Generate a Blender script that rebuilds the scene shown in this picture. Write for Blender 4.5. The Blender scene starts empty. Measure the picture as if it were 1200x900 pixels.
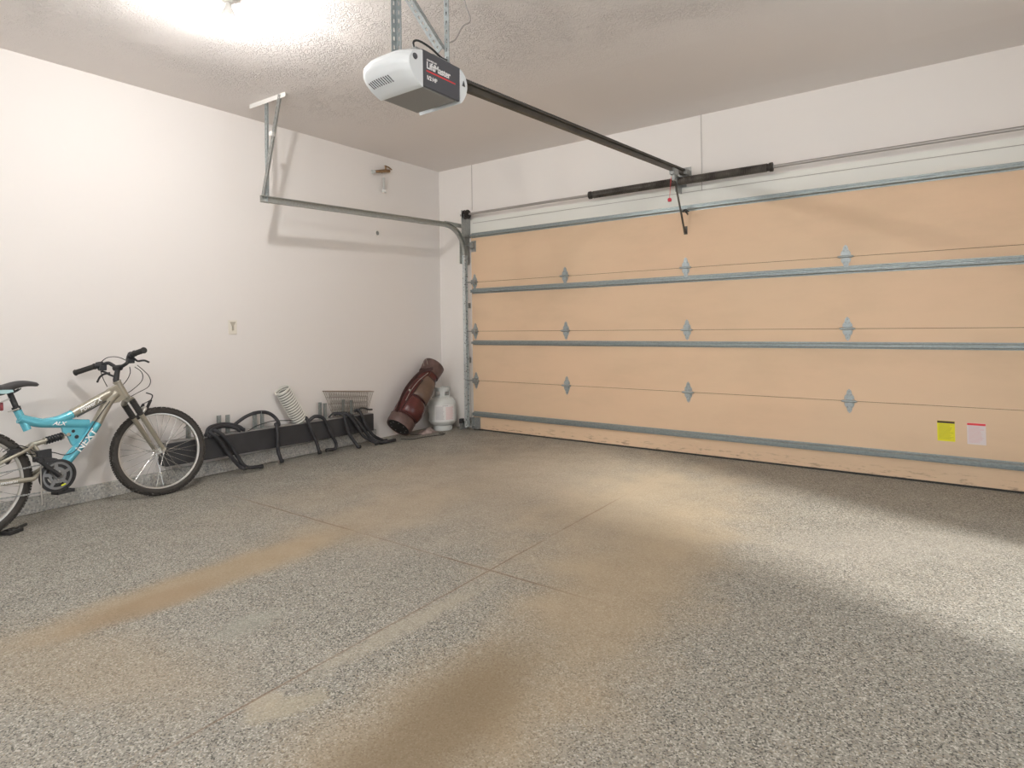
# Two-car garage interior: positions below are in metres, room corner at the origin
PTS = {
 'bar': [(0.06, -3.588, 0.867), (0.12, -3.545, 0.891), (0.18, -3.503, 0.912), (0.2, -3.48, 0.917), (0.225, -3.455, 0.927), (0.25, -3.434, 0.909), (0.275, -3.419, 0.895), (0.32, -3.396, 0.914), (0.36, -3.386, 0.94), (0.41, -3.39, 0.983), (0.48, -3.383, 0.997), (0.55, -3.372, 1.012)],
 'cab1': [(0.18, -3.488, 0.908), (0.21, -3.489, 0.937), (0.24, -3.47, 0.962), (0.27, -3.446, 0.969), (0.3, -3.418, 0.963), (0.33, -3.394, 0.945)],
 'cab2': [(0.38, -3.343, 0.91), (0.357, -3.297, 0.872), (0.333, -3.256, 0.834), (0.31, -3.233, 0.79), (0.287, -3.242, 0.75), (0.263, -3.291, 0.719), (0.24, -3.34, 0.688)],
 'cab3': [(0.34, -3.373, 0.899), (0.3, -3.355, 0.857), (0.26, -3.357, 0.811), (0.22, -3.373, 0.77)],
 'cab4': [(0.36, -3.35, 0.898), (0.33, -3.302, 0.866), (0.3, -3.277, 0.828), (0.285, -3.284, 0.788), (0.27, -3.331, 0.74), (0.27, -3.372, 0.716), (0.27, -3.423, 0.688), (0.275, -3.474, 0.672), (0.28, -3.501, 0.631)],
 'cab5': [(0.16, -3.476, 0.873), (0.2, -3.476, 0.824), (0.24, -3.468, 0.775)],
 'lev1': [(0.19, -3.482, 0.874), (0.207, -3.463, 0.865), (0.223, -3.45, 0.851), (0.24, -3.431, 0.839)],
 'lev1b': [(0.2, -3.436, 0.86), (0.183, -3.465, 0.853), (0.167, -3.484, 0.834), (0.15, -3.493, 0.801)],
 'lev2': [(0.4, -3.376, 0.963), (0.425, -3.361, 0.94), (0.45, -3.346, 0.942), (0.475, -3.336, 0.942), (0.5, -3.323, 0.931)],
 'h_a': [(0.1, -2.755, 0.31), (0.13, -2.75, 0.342), (0.16, -2.74, 0.346), (0.18, -2.685, 0.281), (0.19, -2.617, 0.165), (0.2, -2.541, 0.062), (0.22, -2.51, 0.042)],
 'h_b': [(0.1, -2.742, 0.347), (0.13, -2.724, 0.364), (0.16, -2.682, 0.345), (0.18, -2.618, 0.263), (0.19, -2.555, 0.147), (0.2, -2.492, 0.049), (0.2, -2.361, 0.025)],
 'h_c': [(0.12, -2.177, 0.332), (0.165, -2.195, 0.325), (0.18, -2.197, 0.217), (0.18, -2.195, 0.121), (0.2, -2.177, 0.032)],
 'h_d': [(0.11, -1.889, 0.35), (0.165, -1.902, 0.337), (0.18, -1.876, 0.249), (0.19, -1.835, 0.147), (0.21, -1.812, 0.04)],
 'h_e': [(0.12, -1.853, 0.308), (0.13, -1.834, 0.332), (0.14, -1.796, 0.348), (0.16, -1.741, 0.33), (0.175, -1.703, 0.267), (0.18, -1.667, 0.177), (0.185, -1.62, 0.093), (0.19, -1.622, 0.05), (0.19, -1.647, 0.035), (0.19, -1.717, 0.04)],
 'h_f': [(0.1, -1.573, 0.33), (0.12, -1.541, 0.339), (0.165, -1.509, 0.318), (0.18, -1.507, 0.264), (0.19, -1.473, 0.15), (0.21, -1.415, 0.052), (0.23, -1.389, -0.003)],
 'h_g': [(0.1, -1.487, 0.334), (0.13, -1.471, 0.33), (0.165, -1.441, 0.299), (0.19, -1.385, 0.213), (0.21, -1.324, 0.107), (0.23, -1.262, 0.059), (0.26, -1.208, 0.021)],
 'h_h': [(0.12, -1.424, 0.323), (0.165, -1.408, 0.293), (0.185, -1.325, 0.195), (0.21, -1.268, 0.106), (0.24, -1.211, 0.048), (0.27, -1.142, 0.011), (0.27, -0.988, -0.024)],
 'h_i': [(0.1, -1.337, 0.331), (0.12, -1.313, 0.34), (0.165, -1.309, 0.312), (0.18, -1.285, 0.233), (0.19, -1.23, 0.136), (0.2, -1.165, 0.069), (0.21, -1.044, 0.005)],
 'h_j': [(0.13, -2.763, 0.34), (0.12, -2.745, 0.376), (0.1, -2.702, 0.39), (0.09, -2.615, 0.393), (0.09, -2.532, 0.374), (0.1, -2.474, 0.346), (0.12, -2.45, 0.304)],
 'h_k': [(0.15, -2.761, 0.323), (0.14, -2.736, 0.363), (0.12, -2.679, 0.379), (0.11, -2.613, 0.378), (0.11, -2.55, 0.362), (0.12, -2.507, 0.339), (0.13, -2.492, 0.304)],
 'h_l': [(0.06, -2.523, 0.357), (0.06, -2.416, 0.417), (0.07, -2.323, 0.443), (0.08, -2.237, 0.435), (0.1, -2.18, 0.395), (0.12, -2.15, 0.339), (0.13, -2.16, 0.295)],
 'h_m': [(0.12, -2.421, 0.313), (0.114, -2.351, 0.34), (0.108, -2.271, 0.352), (0.102, -2.189, 0.359), (0.096, -2.024, 0.34), (0.09, -1.919, 0.33)],
 'cord1': [(0.241, -0.869, 0.004), (0.341, -0.825, 0.004), (0.363, -0.691, 0.004), (0.399, -0.567, 0.004), (0.438, -0.467, 0.004), (0.413, -0.414, 0.004), (0.342, -0.429, 0.004)],
 'cord2': [(0.129, -0.641, 0.004), (0.224, -0.612, 0.004), (0.242, -0.517, 0.004), (0.254, -0.452, 0.004)],
}
SKY = 2.4
BULB = 1020
BULB2 = 1750
LAMP2 = (4.3, -6.2)
FILL_WIN = (1.2, 3.6, .9, 2.2)  # extent of the added fill-light opening in the back wall
SUN = 4.2
EXPO = 0.54
import bpy, bmesh, math, random
from mathutils import Vector, Matrix
random.seed(7)
C = bpy.context.scene.collection
PI = math.pi
V3 = Vector

# ------------------------------------------------------------------ materials
def mat(name, col, rough=0.5, metal=0.0, noise=None, bump=None, emit=None, spec=None, coat=None, aniso=None):
    m = bpy.data.materials.new(name); m.use_nodes = True
    nt = m.node_tree; b = nt.nodes['Principled BSDF']
    b.inputs['Base Color'].default_value = (*col, 1)
    b.inputs['Roughness'].default_value = rough
    b.inputs['Metallic'].default_value = metal
    if spec is not None: b.inputs['Specular IOR Level'].default_value = spec
    if coat: b.inputs['Coat Weight'].default_value = coat
    if emit: b.inputs['Emission Color'].default_value = (*emit[0], 1); b.inputs['Emission Strength'].default_value = emit[1]
    tc = nt.nodes.new('ShaderNodeTexCoord')
    if noise:   # (scale, amount, detail)
        n = nt.nodes.new('ShaderNodeTexNoise'); n.inputs['Scale'].default_value = noise[0]; n.inputs['Detail'].default_value = noise[2] if len(noise) > 2 else 4
        nt.links.new(tc.outputs['Object'], n.inputs['Vector'])
        r = nt.nodes.new('ShaderNodeMapRange'); r.inputs['From Min'].default_value = .3; r.inputs['From Max'].default_value = .7
        r.inputs['To Min'].default_value = 1 - noise[1]; r.inputs['To Max'].default_value = 1 + noise[1]
        nt.links.new(n.outputs['Fac'], r.inputs['Value'])
        mx = nt.nodes.new('ShaderNodeVectorMath'); mx.operation = 'SCALE'; mx.inputs[0].default_value = col
        nt.links.new(r.outputs['Result'], mx.inputs['Scale']); nt.links.new(mx.outputs[0], b.inputs['Base Color'])
    if bump:    # (scale, strength, distance)
        n = nt.nodes.new('ShaderNodeTexNoise'); n.inputs['Scale'].default_value = bump[0]; n.inputs['Detail'].default_value = 3
        nt.links.new(tc.outputs['Object'], n.inputs['Vector'])
        bp = nt.nodes.new('ShaderNodeBump'); bp.inputs['Strength'].default_value = bump[1]; bp.inputs['Distance'].default_value = bump[2]
        nt.links.new(n.outputs['Fac'], bp.inputs['Height']); nt.links.new(bp.outputs[0], b.inputs['Normal'])
    return m

class NT:   # small node-graph helper for the larger procedural materials
    def __init__(s, name):
        s.m = bpy.data.materials.new(name); s.m.use_nodes = True; s.t = s.m.node_tree; s.b = s.t.nodes['Principled BSDF']
        s.tc = s.t.nodes.new('ShaderNodeTexCoord'); s.P = s.tc.outputs['Object']
    def n(s, typ, **kw):
        o = s.t.nodes.new(typ)
        for k, v in kw.items(): setattr(o, k, v)
        return o
    def l(s, a, b): s.t.links.new(a, b)
    def val(s, sock, v):
        if isinstance(v, (int, float, tuple, list)): sock.default_value = v
        else: s.l(v, sock)
    def math(s, op, a, b=0.0, c=0.0, clamp=False):
        o = s.n('ShaderNodeMath', operation=op, use_clamp=clamp)
        s.val(o.inputs[0], a); s.val(o.inputs[1], b); s.val(o.inputs[2], c)
        return o.outputs[0]
    def mix(s, f, a, b, blend='MIX'):
        o = s.n('ShaderNodeMix', data_type='RGBA', blend_type=blend)
        s.val(o.inputs[0], f)
        for k, v in ((6, a), (7, b)):
            s.val(o.inputs[k], (*v, 1) if isinstance(v, tuple) and len(v) == 3 else v)
        return o.outputs[2]
    def noise(s, scale, detail=3, rough=.5, vec=None, dist=0.0):
        o = s.n('ShaderNodeTexNoise'); o.inputs['Scale'].default_value = scale; o.inputs['Detail'].default_value = detail
        o.inputs['Roughness'].default_value = rough; o.inputs['Distortion'].default_value = dist
        s.l(vec or s.P, o.inputs['Vector']); return o.outputs['Fac']
    def ramp(s, f, a, b, lo=0.0, hi=1.0, smooth=True):
        o = s.n('ShaderNodeMapRange'); o.interpolation_type = 'SMOOTHSTEP' if smooth else 'LINEAR'
        s.val(o.inputs['Value'], f); o.inputs['From Min'].default_value = a; o.inputs['From Max'].default_value = b
        o.inputs['To Min'].default_value = lo; o.inputs['To Max'].default_value = hi
        return o.outputs['Result']
    def mapping(s, loc=(0, 0, 0), rot=(0, 0, 0), sc=(1, 1, 1), vec=None):
        o = s.n('ShaderNodeMapping'); o.inputs['Location'].default_value = loc; o.inputs['Rotation'].default_value = rot; o.inputs['Scale'].default_value = sc
        s.l(vec or s.P, o.inputs['Vector']); return o.outputs[0]
    def xyz(s, vec=None):
        o = s.n('ShaderNodeSeparateXYZ'); s.l(vec or s.P, o.inputs[0]); return o.outputs
    def bump(s, h, strength, dist):
        o = s.n('ShaderNodeBump'); o.inputs['Strength'].default_value = strength; o.inputs['Distance'].default_value = dist
        s.l(h, o.inputs['Height']); s.l(o.outputs[0], s.b.inputs['Normal'])

def flake_color(g, scale=150):
    """epoxy flake speckle: light grey binder with black, white, tan and blue-grey chips"""
    v = g.n('ShaderNodeTexVoronoi'); v.inputs['Scale'].default_value = scale; g.l(g.P, v.inputs['Vector'])
    s = g.n('ShaderNodeSeparateColor'); g.l(v.outputs['Color'], s.inputs[0])
    r = g.n('ShaderNodeValToRGB'); r.color_ramp.interpolation = 'CONSTANT'
    e = r.color_ramp.elements
    e[0].position = 0; e[0].color = (.07, .068, .06, 1)
    e[1].position = .14; e[1].color = (.17, .165, .145, 1)
    for p, c in ((.24, (.26, .25, .215)), (.52, (.34, .325, .28)), (.80, (.52, .50, .45)), (.92, (.29, .25, .19))):
        k = e.new(p); k.color = (*c, 1)
    g.l(s.outputs[0], r.inputs[0])
    return r.outputs[0]

def blob(g, cx, cy, ang, rx, ry, soft=.5, wob=.35, nz=None):
    """0..1 mask of an elongated stain on the floor, in metres"""
    x, y, _ = g.xyz(g.mapping(loc=(0, 0, 0), vec=None))
    c, s_ = math.cos(ang), math.sin(ang)
    dx = g.math('SUBTRACT', x, cx); dy = g.math('SUBTRACT', y, cy)
    u = g.math('ADD', g.math('MULTIPLY', dx, c / rx), g.math('MULTIPLY', dy, s_ / rx))
    w = g.math('ADD', g.math('MULTIPLY', dx, -s_ / ry), g.math('MULTIPLY', dy, c / ry))
    d = g.math('SQRT', g.math('ADD', g.math('MULTIPLY', u, u), g.math('MULTIPLY', w, w)))
    d = g.math('ADD', d, g.math('MULTIPLY', g.math('SUBTRACT', nz, .5), wob * 2))
    return g.ramp(d, 1 + soft, 1 - soft, 0, 1)

def floor_material():
    g = NT('flake_epoxy_floor')
    base = flake_color(g, 215)
    big = g.noise(.9, 4); med = g.noise(3.5, 4, .6); fine = g.noise(14, 3, .6)
    col = g.mix(g.ramp(big, .35, .65, 0, .22), base, (.30, .275, .235))
    # brown dirt film: tyre tracks and scuffed patches left by the cars, plus one broad brightening patch
    d = (.185, .135, .075); d2 = (.37, .285, .18); d3 = (.29, .205, .12)
    masks = [(blob(g, 1.93, -3.62, PI/2 - .03, .68, .15, .45, .35, med), .80, d2),
             (blob(g, 1.99, -3.98, PI/2, .30, .09, .5, .4, med), .60, d3),
             (blob(g, 1.90, -2.60, PI/2, .80, .28, .6, .5, med), .45, d2),
             (blob(g, 2.1, -1.5, PI/2 - .1, 1.2, 1.0, .6, .5, med), .50, (.43, .36, .27)),  # broad pale patch: extra brightness of the mid floor put into its colour
             (blob(g, 3.50, -3.95, PI/2, .45, .28, .6, .5, med), .50, d2),
             (blob(g, 3.55, -2.75, PI/2 + .1, 1.0, .30, .6, .5, med), .60, d2),
             (blob(g, 3.20, -1.70, PI/2 + .1, 1.1, .55, .6, .6, med), .55, (.42, .34, .235)),
             (blob(g, 1.2, -2.3, PI/2, .9, .3, .7, .6, med), .20, d2),
             (blob(g, 2.25, -4.30, .3, .55, .2, .6, .6, med), .35, d2),
             (blob(g, 3.07, -4.02, PI/2 - .35, .11, .05, .4, .6, fine), .62, (.40, .355, .26)),
             (blob(g, 2.99, -4.05, PI/2, .06, .035, .3, .5, fine), .6, (.42, .37, .28)),
             (blob(g, 3.01, -3.45, PI/2 - .05, .42, .05, .6, .8, fine), .55, (.42, .38, .30)),
             (blob(g, 2.49, -3.82, PI/2, .13, .07, .5, .4, fine), .5, (.33, .33, .28)),
             (blob(g, 4.5, -1.5, .6, .55, .2, .7, .6, med), .25, (.45, .42, .37)),
             (blob(g, 3.51, -3.86, PI/2 + .05, .50, .15, .6, .45, med), .72, d)]
    for m, k, c in masks:
        col = g.mix(g.math('MULTIPLY', m, k), col, c)
    # saw-cut joints, filled with rusty grit
    x, y, _ = g.xyz()
    wob = g.math('MULTIPLY', g.math('SUBTRACT', g.noise(5, 2), .5), .012)
    j1 = g.ramp(g.math('ABSOLUTE', g.math('ADD', g.math('SUBTRACT', x, 2.955), wob)), .007, .002, 0, 1)
    j2 = g.ramp(g.math('ABSOLUTE', g.math('ADD', g.math('SUBTRACT', y, -2.895), wob)), .009, .002, 0, 1)
    j2 = g.math('MULTIPLY', j2, g.ramp(g.math('ABSOLUTE', g.math('SUBTRACT', x, 2.0)), 1.75, 1.2, 0, 1))
    j1 = g.math('MULTIPLY', j1, g.ramp(y, -2.0, -1.2, 1, .25))
    j = g.math('MULTIPLY', g.math('MAXIMUM', j1, j2), g.ramp(g.noise(2.2, 3), .3, .55, .15, .7))
    col = g.mix(j, col, (.17, .10, .055))
    g.l(col, g.b.inputs['Base Color'])
    rr = g.ramp(med, .3, .7, .42, .62); g.l(rr, g.b.inputs['Roughness'])
    g.b.inputs['Specular IOR Level'].default_value = .35
    h = g.math('SUBTRACT', g.math('MULTIPLY', g.noise(120, 2), .3), j)
    g.bump(h, .25, .002)
    return g.m

def curb_material():
    g = NT('flake_epoxy_curb')
    c = g.mix(.30, flake_color(g, 115), (.86, .88, .88))
    g.l(c, g.b.inputs['Base Color']); g.b.inputs['Roughness'].default_value = .5
    g.bump(g.noise(90, 2), .2, .002)
    return g.m

def ceiling_material():
    g = NT('knockdown_ceiling_paint')
    x, y, _ = g.xyz()
    # the texture fades out into smooth mudded bands along the walls
    n = g.noise(1.6, 2)
    dy = g.math('ADD', g.math('MULTIPLY', y, -1), g.math('MULTIPLY', g.math('SUBTRACT', n, .5), .5))
    mask = g.math('MULTIPLY', g.ramp(dy, 1.2, 2.1, .05, 1), g.ramp(x, .25, .8, .15, 1))
    v1 = g.noise(30, 3, .5, dist=1.2)
    ridg = g.math('ABSOLUTE', g.math('SUBTRACT', v1, .5))
    h = g.ramp(ridg, .0, .09, 1, 0)
    h = g.math('MULTIPLY', h, g.ramp(g.noise(5, 3), .35, .6, .35, 1))
    h = g.math('MULTIPLY', h, mask)
    g.bump(h, .95, .0052)
    def rect(x0, x1, y0, y1, a):
        e = .03
        m = g.math('MULTIPLY', g.ramp(x, x0 - e, x0 + e), g.ramp(x, x1 + e, x1 - e))
        m2 = g.math('MULTIPLY', g.ramp(y, y0 - e, y0 + e), g.ramp(y, y1 + e, y1 - e))
        return g.math('MULTIPLY', g.math('MULTIPLY', m, m2), a)
    f = g.math('ADD', rect(4.45, 5.6, -1.15, -.55, .16), rect(3.1, 4.1, -.35, -.02, .16))
    f = g.math('ADD', f, rect(2.1, 3.55, -1.7, -1.35, .13))
    f = g.math('ADD', f, g.ramp(g.noise(.8, 2), .3, .7, 0, .12))
    g.l(g.mix(f, CEIL_A, CEIL_B), g.b.inputs['Base Color'])
    g.b.inputs['Roughness'].default_value = .85; g.b.inputs['Specular IOR Level'].default_value = .2
    return g.m
CEIL_A = (.76, .72, .695); CEIL_B = (.86, .825, .80)

def wall_material(name, col):
    g = NT(name)
    n = g.noise(.7, 3); g.l(g.mix(g.ramp(n, .3, .7, 0, .35), col, tuple(c * .95 for c in col)), g.b.inputs['Base Color'])
    g.b.inputs['Roughness'].default_value = .7; g.b.inputs['Specular IOR Level'].default_value = .25
    g.bump(g.noise(60, 3), .06, .002)
    return g.m

def door_material():
    g = NT('tan_hardboard')
    x, y, z = g.xyz()
    a = g.noise(.8, 3); b = g.noise(3, 5, .6, g.mapping(sc=(.35, 1, 1)))
    col = g.mix(g.ramp(a, .3, .7), (.75, .54, .365), (.73, .545, .37))
    col = g.mix(g.ramp(b, .42, .72, 0, .45), col, (.62, .455, .305))
    # little dark scuffs and stain spots
    s = g.noise(9, 5, .7); col = g.mix(g.ramp(s, .70, .80, 0, .55), col, (.28, .17, .10))
    low = g.math('MULTIPLY', g.ramp(z, .12, .03, 0, 1), g.ramp(g.noise(22, 5, .7, g.mapping(sc=(.4, 1, 2))), .52, .66, 0, .75))
    col = g.mix(low, col, (.30, .20, .14))
    g.l(col, g.b.inputs['Base Color']); g.b.inputs['Roughness'].default_value = .62
    g.b.inputs['Specular IOR Level'].default_value = .3
    return g.m

def zinc_material(name='galvanised_steel', base=(.50, .55, .56), rough=.38, metal=.75):
    g = NT(name)
    v = g.n('ShaderNodeTexVoronoi'); v.inputs['Scale'].default_value = 85; g.l(g.P, v.inputs['Vector'])
    s = g.n('ShaderNodeSeparateColor'); g.l(v.outputs['Color'], s.inputs[0])
    c = g.mix(s.outputs[0], tuple(k * .92 for k in base), tuple(min(1, k * 1.08) for k in base))
    g.l(c, g.b.inputs['Base Color']); g.l(g.ramp(s.outputs[1], 0, 1, rough - .08, rough + .1), g.b.inputs['Roughness'])
    g.b.inputs['Metallic'].default_value = metal
    return g.m

M = {}
M['wall'] = wall_material('wall_paint', (.75, .72, .695))
M['wall_lifted'] = wall_material('wall_paint_front_lifted', (.86, .83, .80))  # front wall's copy of the paint, lightened to offset weaker light there
M['ceil'] = ceiling_material()
M['floor'] = floor_material()
M['curb'] = curb_material()
M['door'] = door_material()
M['zinc'] = zinc_material(base=(.40, .44, .45), rough=.45, metal=.6)
M['zinc_lit'] = zinc_material('galvanised_rail_highlight', (.62, .66, .66), .35, .6)  # vertical rail's bright highlight put into a paler zinc
M['zincd'] = zinc_material('dull_steel', (.36, .37, .36), .5, .6)
M['strut'] = zinc_material('galvanised_strut', (.31, .355, .36), .42, .55)
M['track'] = zinc_material('track_steel', (.40, .41, .385), .45, .6)
M['cream'] = mat('trim_green_white', (.80, .805, .755), .6)
M['post'] = zinc_material('weathered_zinc', (.30, .325, .315), .5, .35)
M['white_metal'] = mat('white_painted_steel', (.78, .76, .73), .5)
M['seam'] = mat('dark_joint', (.10, .05, .025), .8)
M['black'] = mat('black_plastic', (.025, .025, .027), .45)
M['rubber'] = mat('black_rubber', (.035, .033, .030), .75, bump=(60, .2, .002))
M['foam'] = mat('black_foam_sleeve', (.028, .028, .032), .6, noise=(14, .4), bump=(40, .2, .003))
M['spring'] = mat('oiled_spring_steel', (.12, .108, .095), .45, .6, noise=(9, .5))
M['shaft'] = mat('galvanised_tube', (.42, .40, .38), .4, .6)
M['rail'] = mat('dark_rail', (.10, .09, .075), .45, .5, noise=(8, .3))
M['chain'] = mat('oily_chain', (.05, .045, .04), .5, .6)
M['opener_white'] = mat('frosted_white_plastic', (.74, .78, .80), .32, spec=.5)
M['opener_dark'] = mat('charcoal_plastic', (.085, .088, .10), .38)
M['opener_grey'] = mat('grey_painted_steel', (.25, .25, .24), .45)
M['text_white'] = mat('white_ink', (.85, .85, .85), .5)
M['text_red'] = mat('red_ink', (.75, .05, .06), .5)
M['red'] = mat('red_plastic', (.62, .03, .06), .35)
M['bulb'] = mat('lit_bulb', (1, .97, .9), .4, emit=((1.0, .975, .95), BULB))
M['porcelain'] = mat('white_porcelain', (.80, .80, .77), .3)
M['wire'] = mat('grey_wire', (.38, .35, .33), .6)
M['black_cable'] = mat('black_cable', (.02, .02, .02), .5)
M['brass'] = mat('old_brass', (.30, .19, .10), .4, .8, noise=(60, .4))
M['tagp'] = mat('clear_tag', (.52, .52, .50), .3)
M['tagw'] = mat('white_tag', (.8, .8, .78), .5)
M['plate'] = mat('ivory_plastic', (.72, .68, .60), .4)
M['plate_d'] = mat('darker_ivory_plastic', (.42, .38, .31), .5)  # darker ivory for the toggle and the mark above it
# bicycle
M['blue'] = mat('metallic_sky_blue', (.13, .50, .62), .25, .25, coat=.6, noise=(6, .06))
M['pewter'] = mat('pewter_paint', (.38, .355, .29), .3, .45, coat=.4)
M['chrome'] = mat('polished_alloy', (.62, .62, .60), .22, .95)
M['alloyd'] = mat('greasy_alloy', (.26, .26, .26), .3, .85)
M['alloy'] = mat('satin_alloy', (.55, .54, .51), .35, .8)
M['tire'] = mat('knobbly_tyre_rubber', (.045, .040, .035), .8, bump=(90, .3, .002))
M['saddle'] = mat('black_vinyl', (.05, .048, .05), .38)
M['ltblue'] = mat('pale_blue_vinyl', (.40, .60, .62), .4)
M['reflector'] = mat('red_reflector', (.22, .03, .035), .2)
M['yellowb'] = mat('yellow_sticker', (.75, .78, .05), .5)
# rack
M['beam'] = mat('black_painted_beam', (.030, .030, .033), .55, noise=(3, .3))
M['dust'] = mat('dusty_beam_top', (.26, .25, .24), .8, noise=(12, .3))
M['hose'] = mat('white_vinyl_hose', (.72, .71, .66), .4)
M['hose_in'] = mat('grey_hose_film', (.25, .25, .22), .5)
M['wirew'] = mat('tin_plated_wire', (.26, .235, .20), .5, .3)
M['rim_br'] = mat('tan_rim_wire', (.28, .22, .17), .5, .3)
# golf bag
M['burg'] = mat('burgundy_vinyl', (.088, .023, .021), .27, noise=(7, .25), bump=(9, .5, .012))
M['burg2'] = mat('faded_brown_vinyl', (.150, .096, .070), .26, noise=(5, .35), bump=(8, .6, .014))
M['cuff'] = mat('worn_cuff_vinyl', (.105, .062, .055), .45, noise=(14, .35), bump=(20, .4, .006))
M['bagb'] = mat('black_bag_base', (.016, .013, .013), .6)
M['piping'] = mat('dark_piping', (.05, .02, .018), .5)
M['zip'] = mat('grey_zip', (.35, .30, .27), .4, .3)
M['tank'] = mat('grey_tank_enamel', (.63, .65, .63), .38, noise=(9, .08))
M['tanklab'] = mat('white_paper_label', (.80, .80, .79), .55)
M['inkg'] = mat('grey_ink', (.45, .45, .46), .6)
M['inkr'] = mat('pink_ink', (.72, .45, .45), .6)
M['yellow'] = mat('yellow_label', (.78, .72, .02), .5)
M['inky'] = mat('dark_yellow_ink', (.45, .42, .03), .5)
M['pinkw'] = mat('faded_white_label', (.74, .66, .65), .5)
M['inkb'] = mat('black_ink', (.06, .03, .02), .5)
M['rag'] = mat('pale_pink_rag', (.36, .29, .27), .85, noise=(30, .3))

# ------------------------------------------------------------------ mesh builder
class MB:
    def __init__(s): s.v = []; s.f = []; s.sm = []
    def add(s, vs, fs, smooth=True):
        o = len(s.v); s.v += [V3(p) for p in vs]; s.f += [[i + o for i in f] for f in fs]; s.sm += [smooth] * len(fs)
        return s
    def box(s, c, size, R=None):
        hx, hy, hz = [k / 2 for k in size]; R = R or Matrix.Identity(3); c = V3(c)
        vs = [c + R @ V3((x, y, z)) for x in (-hx, hx) for y in (-hy, hy) for z in (-hz, hz)]
        return s.add(vs, [(0, 1, 3, 2), (4, 6, 7, 5), (0, 4, 5, 1), (2, 3, 7, 6), (0, 2, 6, 4), (1, 5, 7, 3)], False)
    def bb(s, a, b):
        return s.box([(a[i] + b[i]) / 2 for i in range(3)], [abs(b[i] - a[i]) for i in range(3)])
    def bar(s, a, b, w, t, up=(0, 0, 1)):      # rectangular bar between two points: w across, t along 'up'
        a, b = V3(a), V3(b); d = (b - a); L = d.length; d.normalize()
        u = V3(up); x = d.cross(u)
        if x.length < 1e-4: x = d.cross(V3((1, 0, 0)))
        x.normalize(); u = x.cross(d).normalized()
        R = Matrix((d, x, u)).transposed()
        return s.box((a + b) / 2, (L, w, t), R)
    def tube(s, pts, r, n=10, closed=False, cap=True):
        P = [V3(p) for p in pts]; m = len(P)
        rs = r if isinstance(r, (list, tuple)) else [r] * m
        T = []
        for i in range(m):
            if closed: t = P[(i + 1) % m] - P[i - 1]
            else: t = P[min(i + 1, m - 1)] - P[max(i - 1, 0)]
            T.append(t.normalized() if t.length > 1e-9 else V3((0, 0, 1)))
        a = V3((0, 0, 1)) if abs(T[0].z) < .9 else V3((1, 0, 0))
        N = (a - T[0] * a.dot(T[0])).normalized(); vs = []
        for i in range(m):
            N = (N - T[i] * N.dot(T[i]));
            N = N.normalized() if N.length > 1e-6 else T[i].orthogonal().normalized()
            B = T[i].cross(N)
            for k in range(n):
                th = 2 * PI * k / n; vs.append(P[i] + (N * math.cos(th) + B * math.sin(th)) * rs[i])
        fs = []
        for i in range(m if closed else m - 1):
            j = (i + 1) % m
            for k in range(n):
                q = (k + 1) % n; fs.append((i * n + k, i * n + q, j * n + q, j * n + k))
        if not closed and cap:
            fs.append(tuple(range(n - 1, -1, -1))); fs.append(tuple(range((m - 1) * n, m * n)))
        return s.add(vs, fs)
    def lathe(s, prof, o=(0, 0, 0), R=None, n=32):   # profile (r, z) round local z
        R = R or Matrix.Identity(3); o = V3(o); vs = []; m = len(prof)
        for r, z in prof:
            for k in range(n):
                th = 2 * PI * k / n; vs.append(o + R @ V3((r * math.cos(th), r * math.sin(th), z)))
        fs = []
        for i in range(m - 1):
            for k in range(n):
                q = (k + 1) % n; fs.append((i * n + k, i * n + q, (i + 1) * n + q, (i + 1) * n + k))
        if prof[0][0] > 1e-6: fs.append(tuple(range(n - 1, -1, -1)))
        if prof[-1][0] > 1e-6: fs.append(tuple(range((m - 1) * n, m * n)))
        return s.add(vs, fs)
    def ring(s, prof, o=(0, 0, 0), R=None, n=48):    # closed profile round local z
        R = R or Matrix.Identity(3); o = V3(o); m = len(prof)
        vs = [o + R @ V3((r * math.cos(2 * PI * k / n), r * math.sin(2 * PI * k / n), z)) for k in range(n) for r, z in prof]
        fs = [(k * m + i, ((k + 1) % n) * m + i, ((k + 1) % n) * m + (i + 1) % m, k * m + (i + 1) % m) for k in range(n) for i in range(m)]
        return s.add(vs, fs)
    def prism(s, outline, d, fn):      # outline 2-D, extruded 0..d, fn(u, v, w) -> point
        n = len(outline)
        vs = [fn(u, v, 0) for u, v in outline] + [fn(u, v, d) for u, v in outline]
        fs = [tuple(range(n - 1, -1, -1)), tuple(range(n, 2 * n))] + [(i, (i + 1) % n, n + (i + 1) % n, n + i) for i in range(n)]
        return s.add(vs, fs, False)
    def loft(s, rings, cap=True):
        n = len(rings[0]); vs = [p for r in rings for p in r]; fs = []
        for i in range(len(rings) - 1):
            for k in range(n):
                q = (k + 1) % n; fs.append((i * n + k, i * n + q, (i + 1) * n + q, (i + 1) * n + k))
        if cap: fs.append(tuple(range(n - 1, -1, -1))); fs.append(tuple(range((len(rings) - 1) * n, len(rings) * n)))
        return s.add(vs, fs)
    def build(s, name, m, parent=None, bevel=0, sub=0, label=None, origin=None):
        # origin: world point of the object's own origin; children of a root keep the root's origin
        o0 = V3(origin) if origin is not None else (WORLD[parent.name] if parent is not None else V3((0, 0, 0)))
        me = bpy.data.meshes.new(name)
        me.from_pydata([p - o0 for p in s.v], [], s.f); me.validate()
        for p, k in zip(me.polygons, s.sm): p.use_smooth = True
        bm = bmesh.new(); bm.from_mesh(me); bmesh.ops.recalc_face_normals(bm, faces=bm.faces); bm.to_mesh(me); bm.free()
        me.set_sharp_from_angle(angle=math.radians(38))
        me.materials.append(m)
        o = bpy.data.objects.new(name, me); C.objects.link(o)
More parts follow.
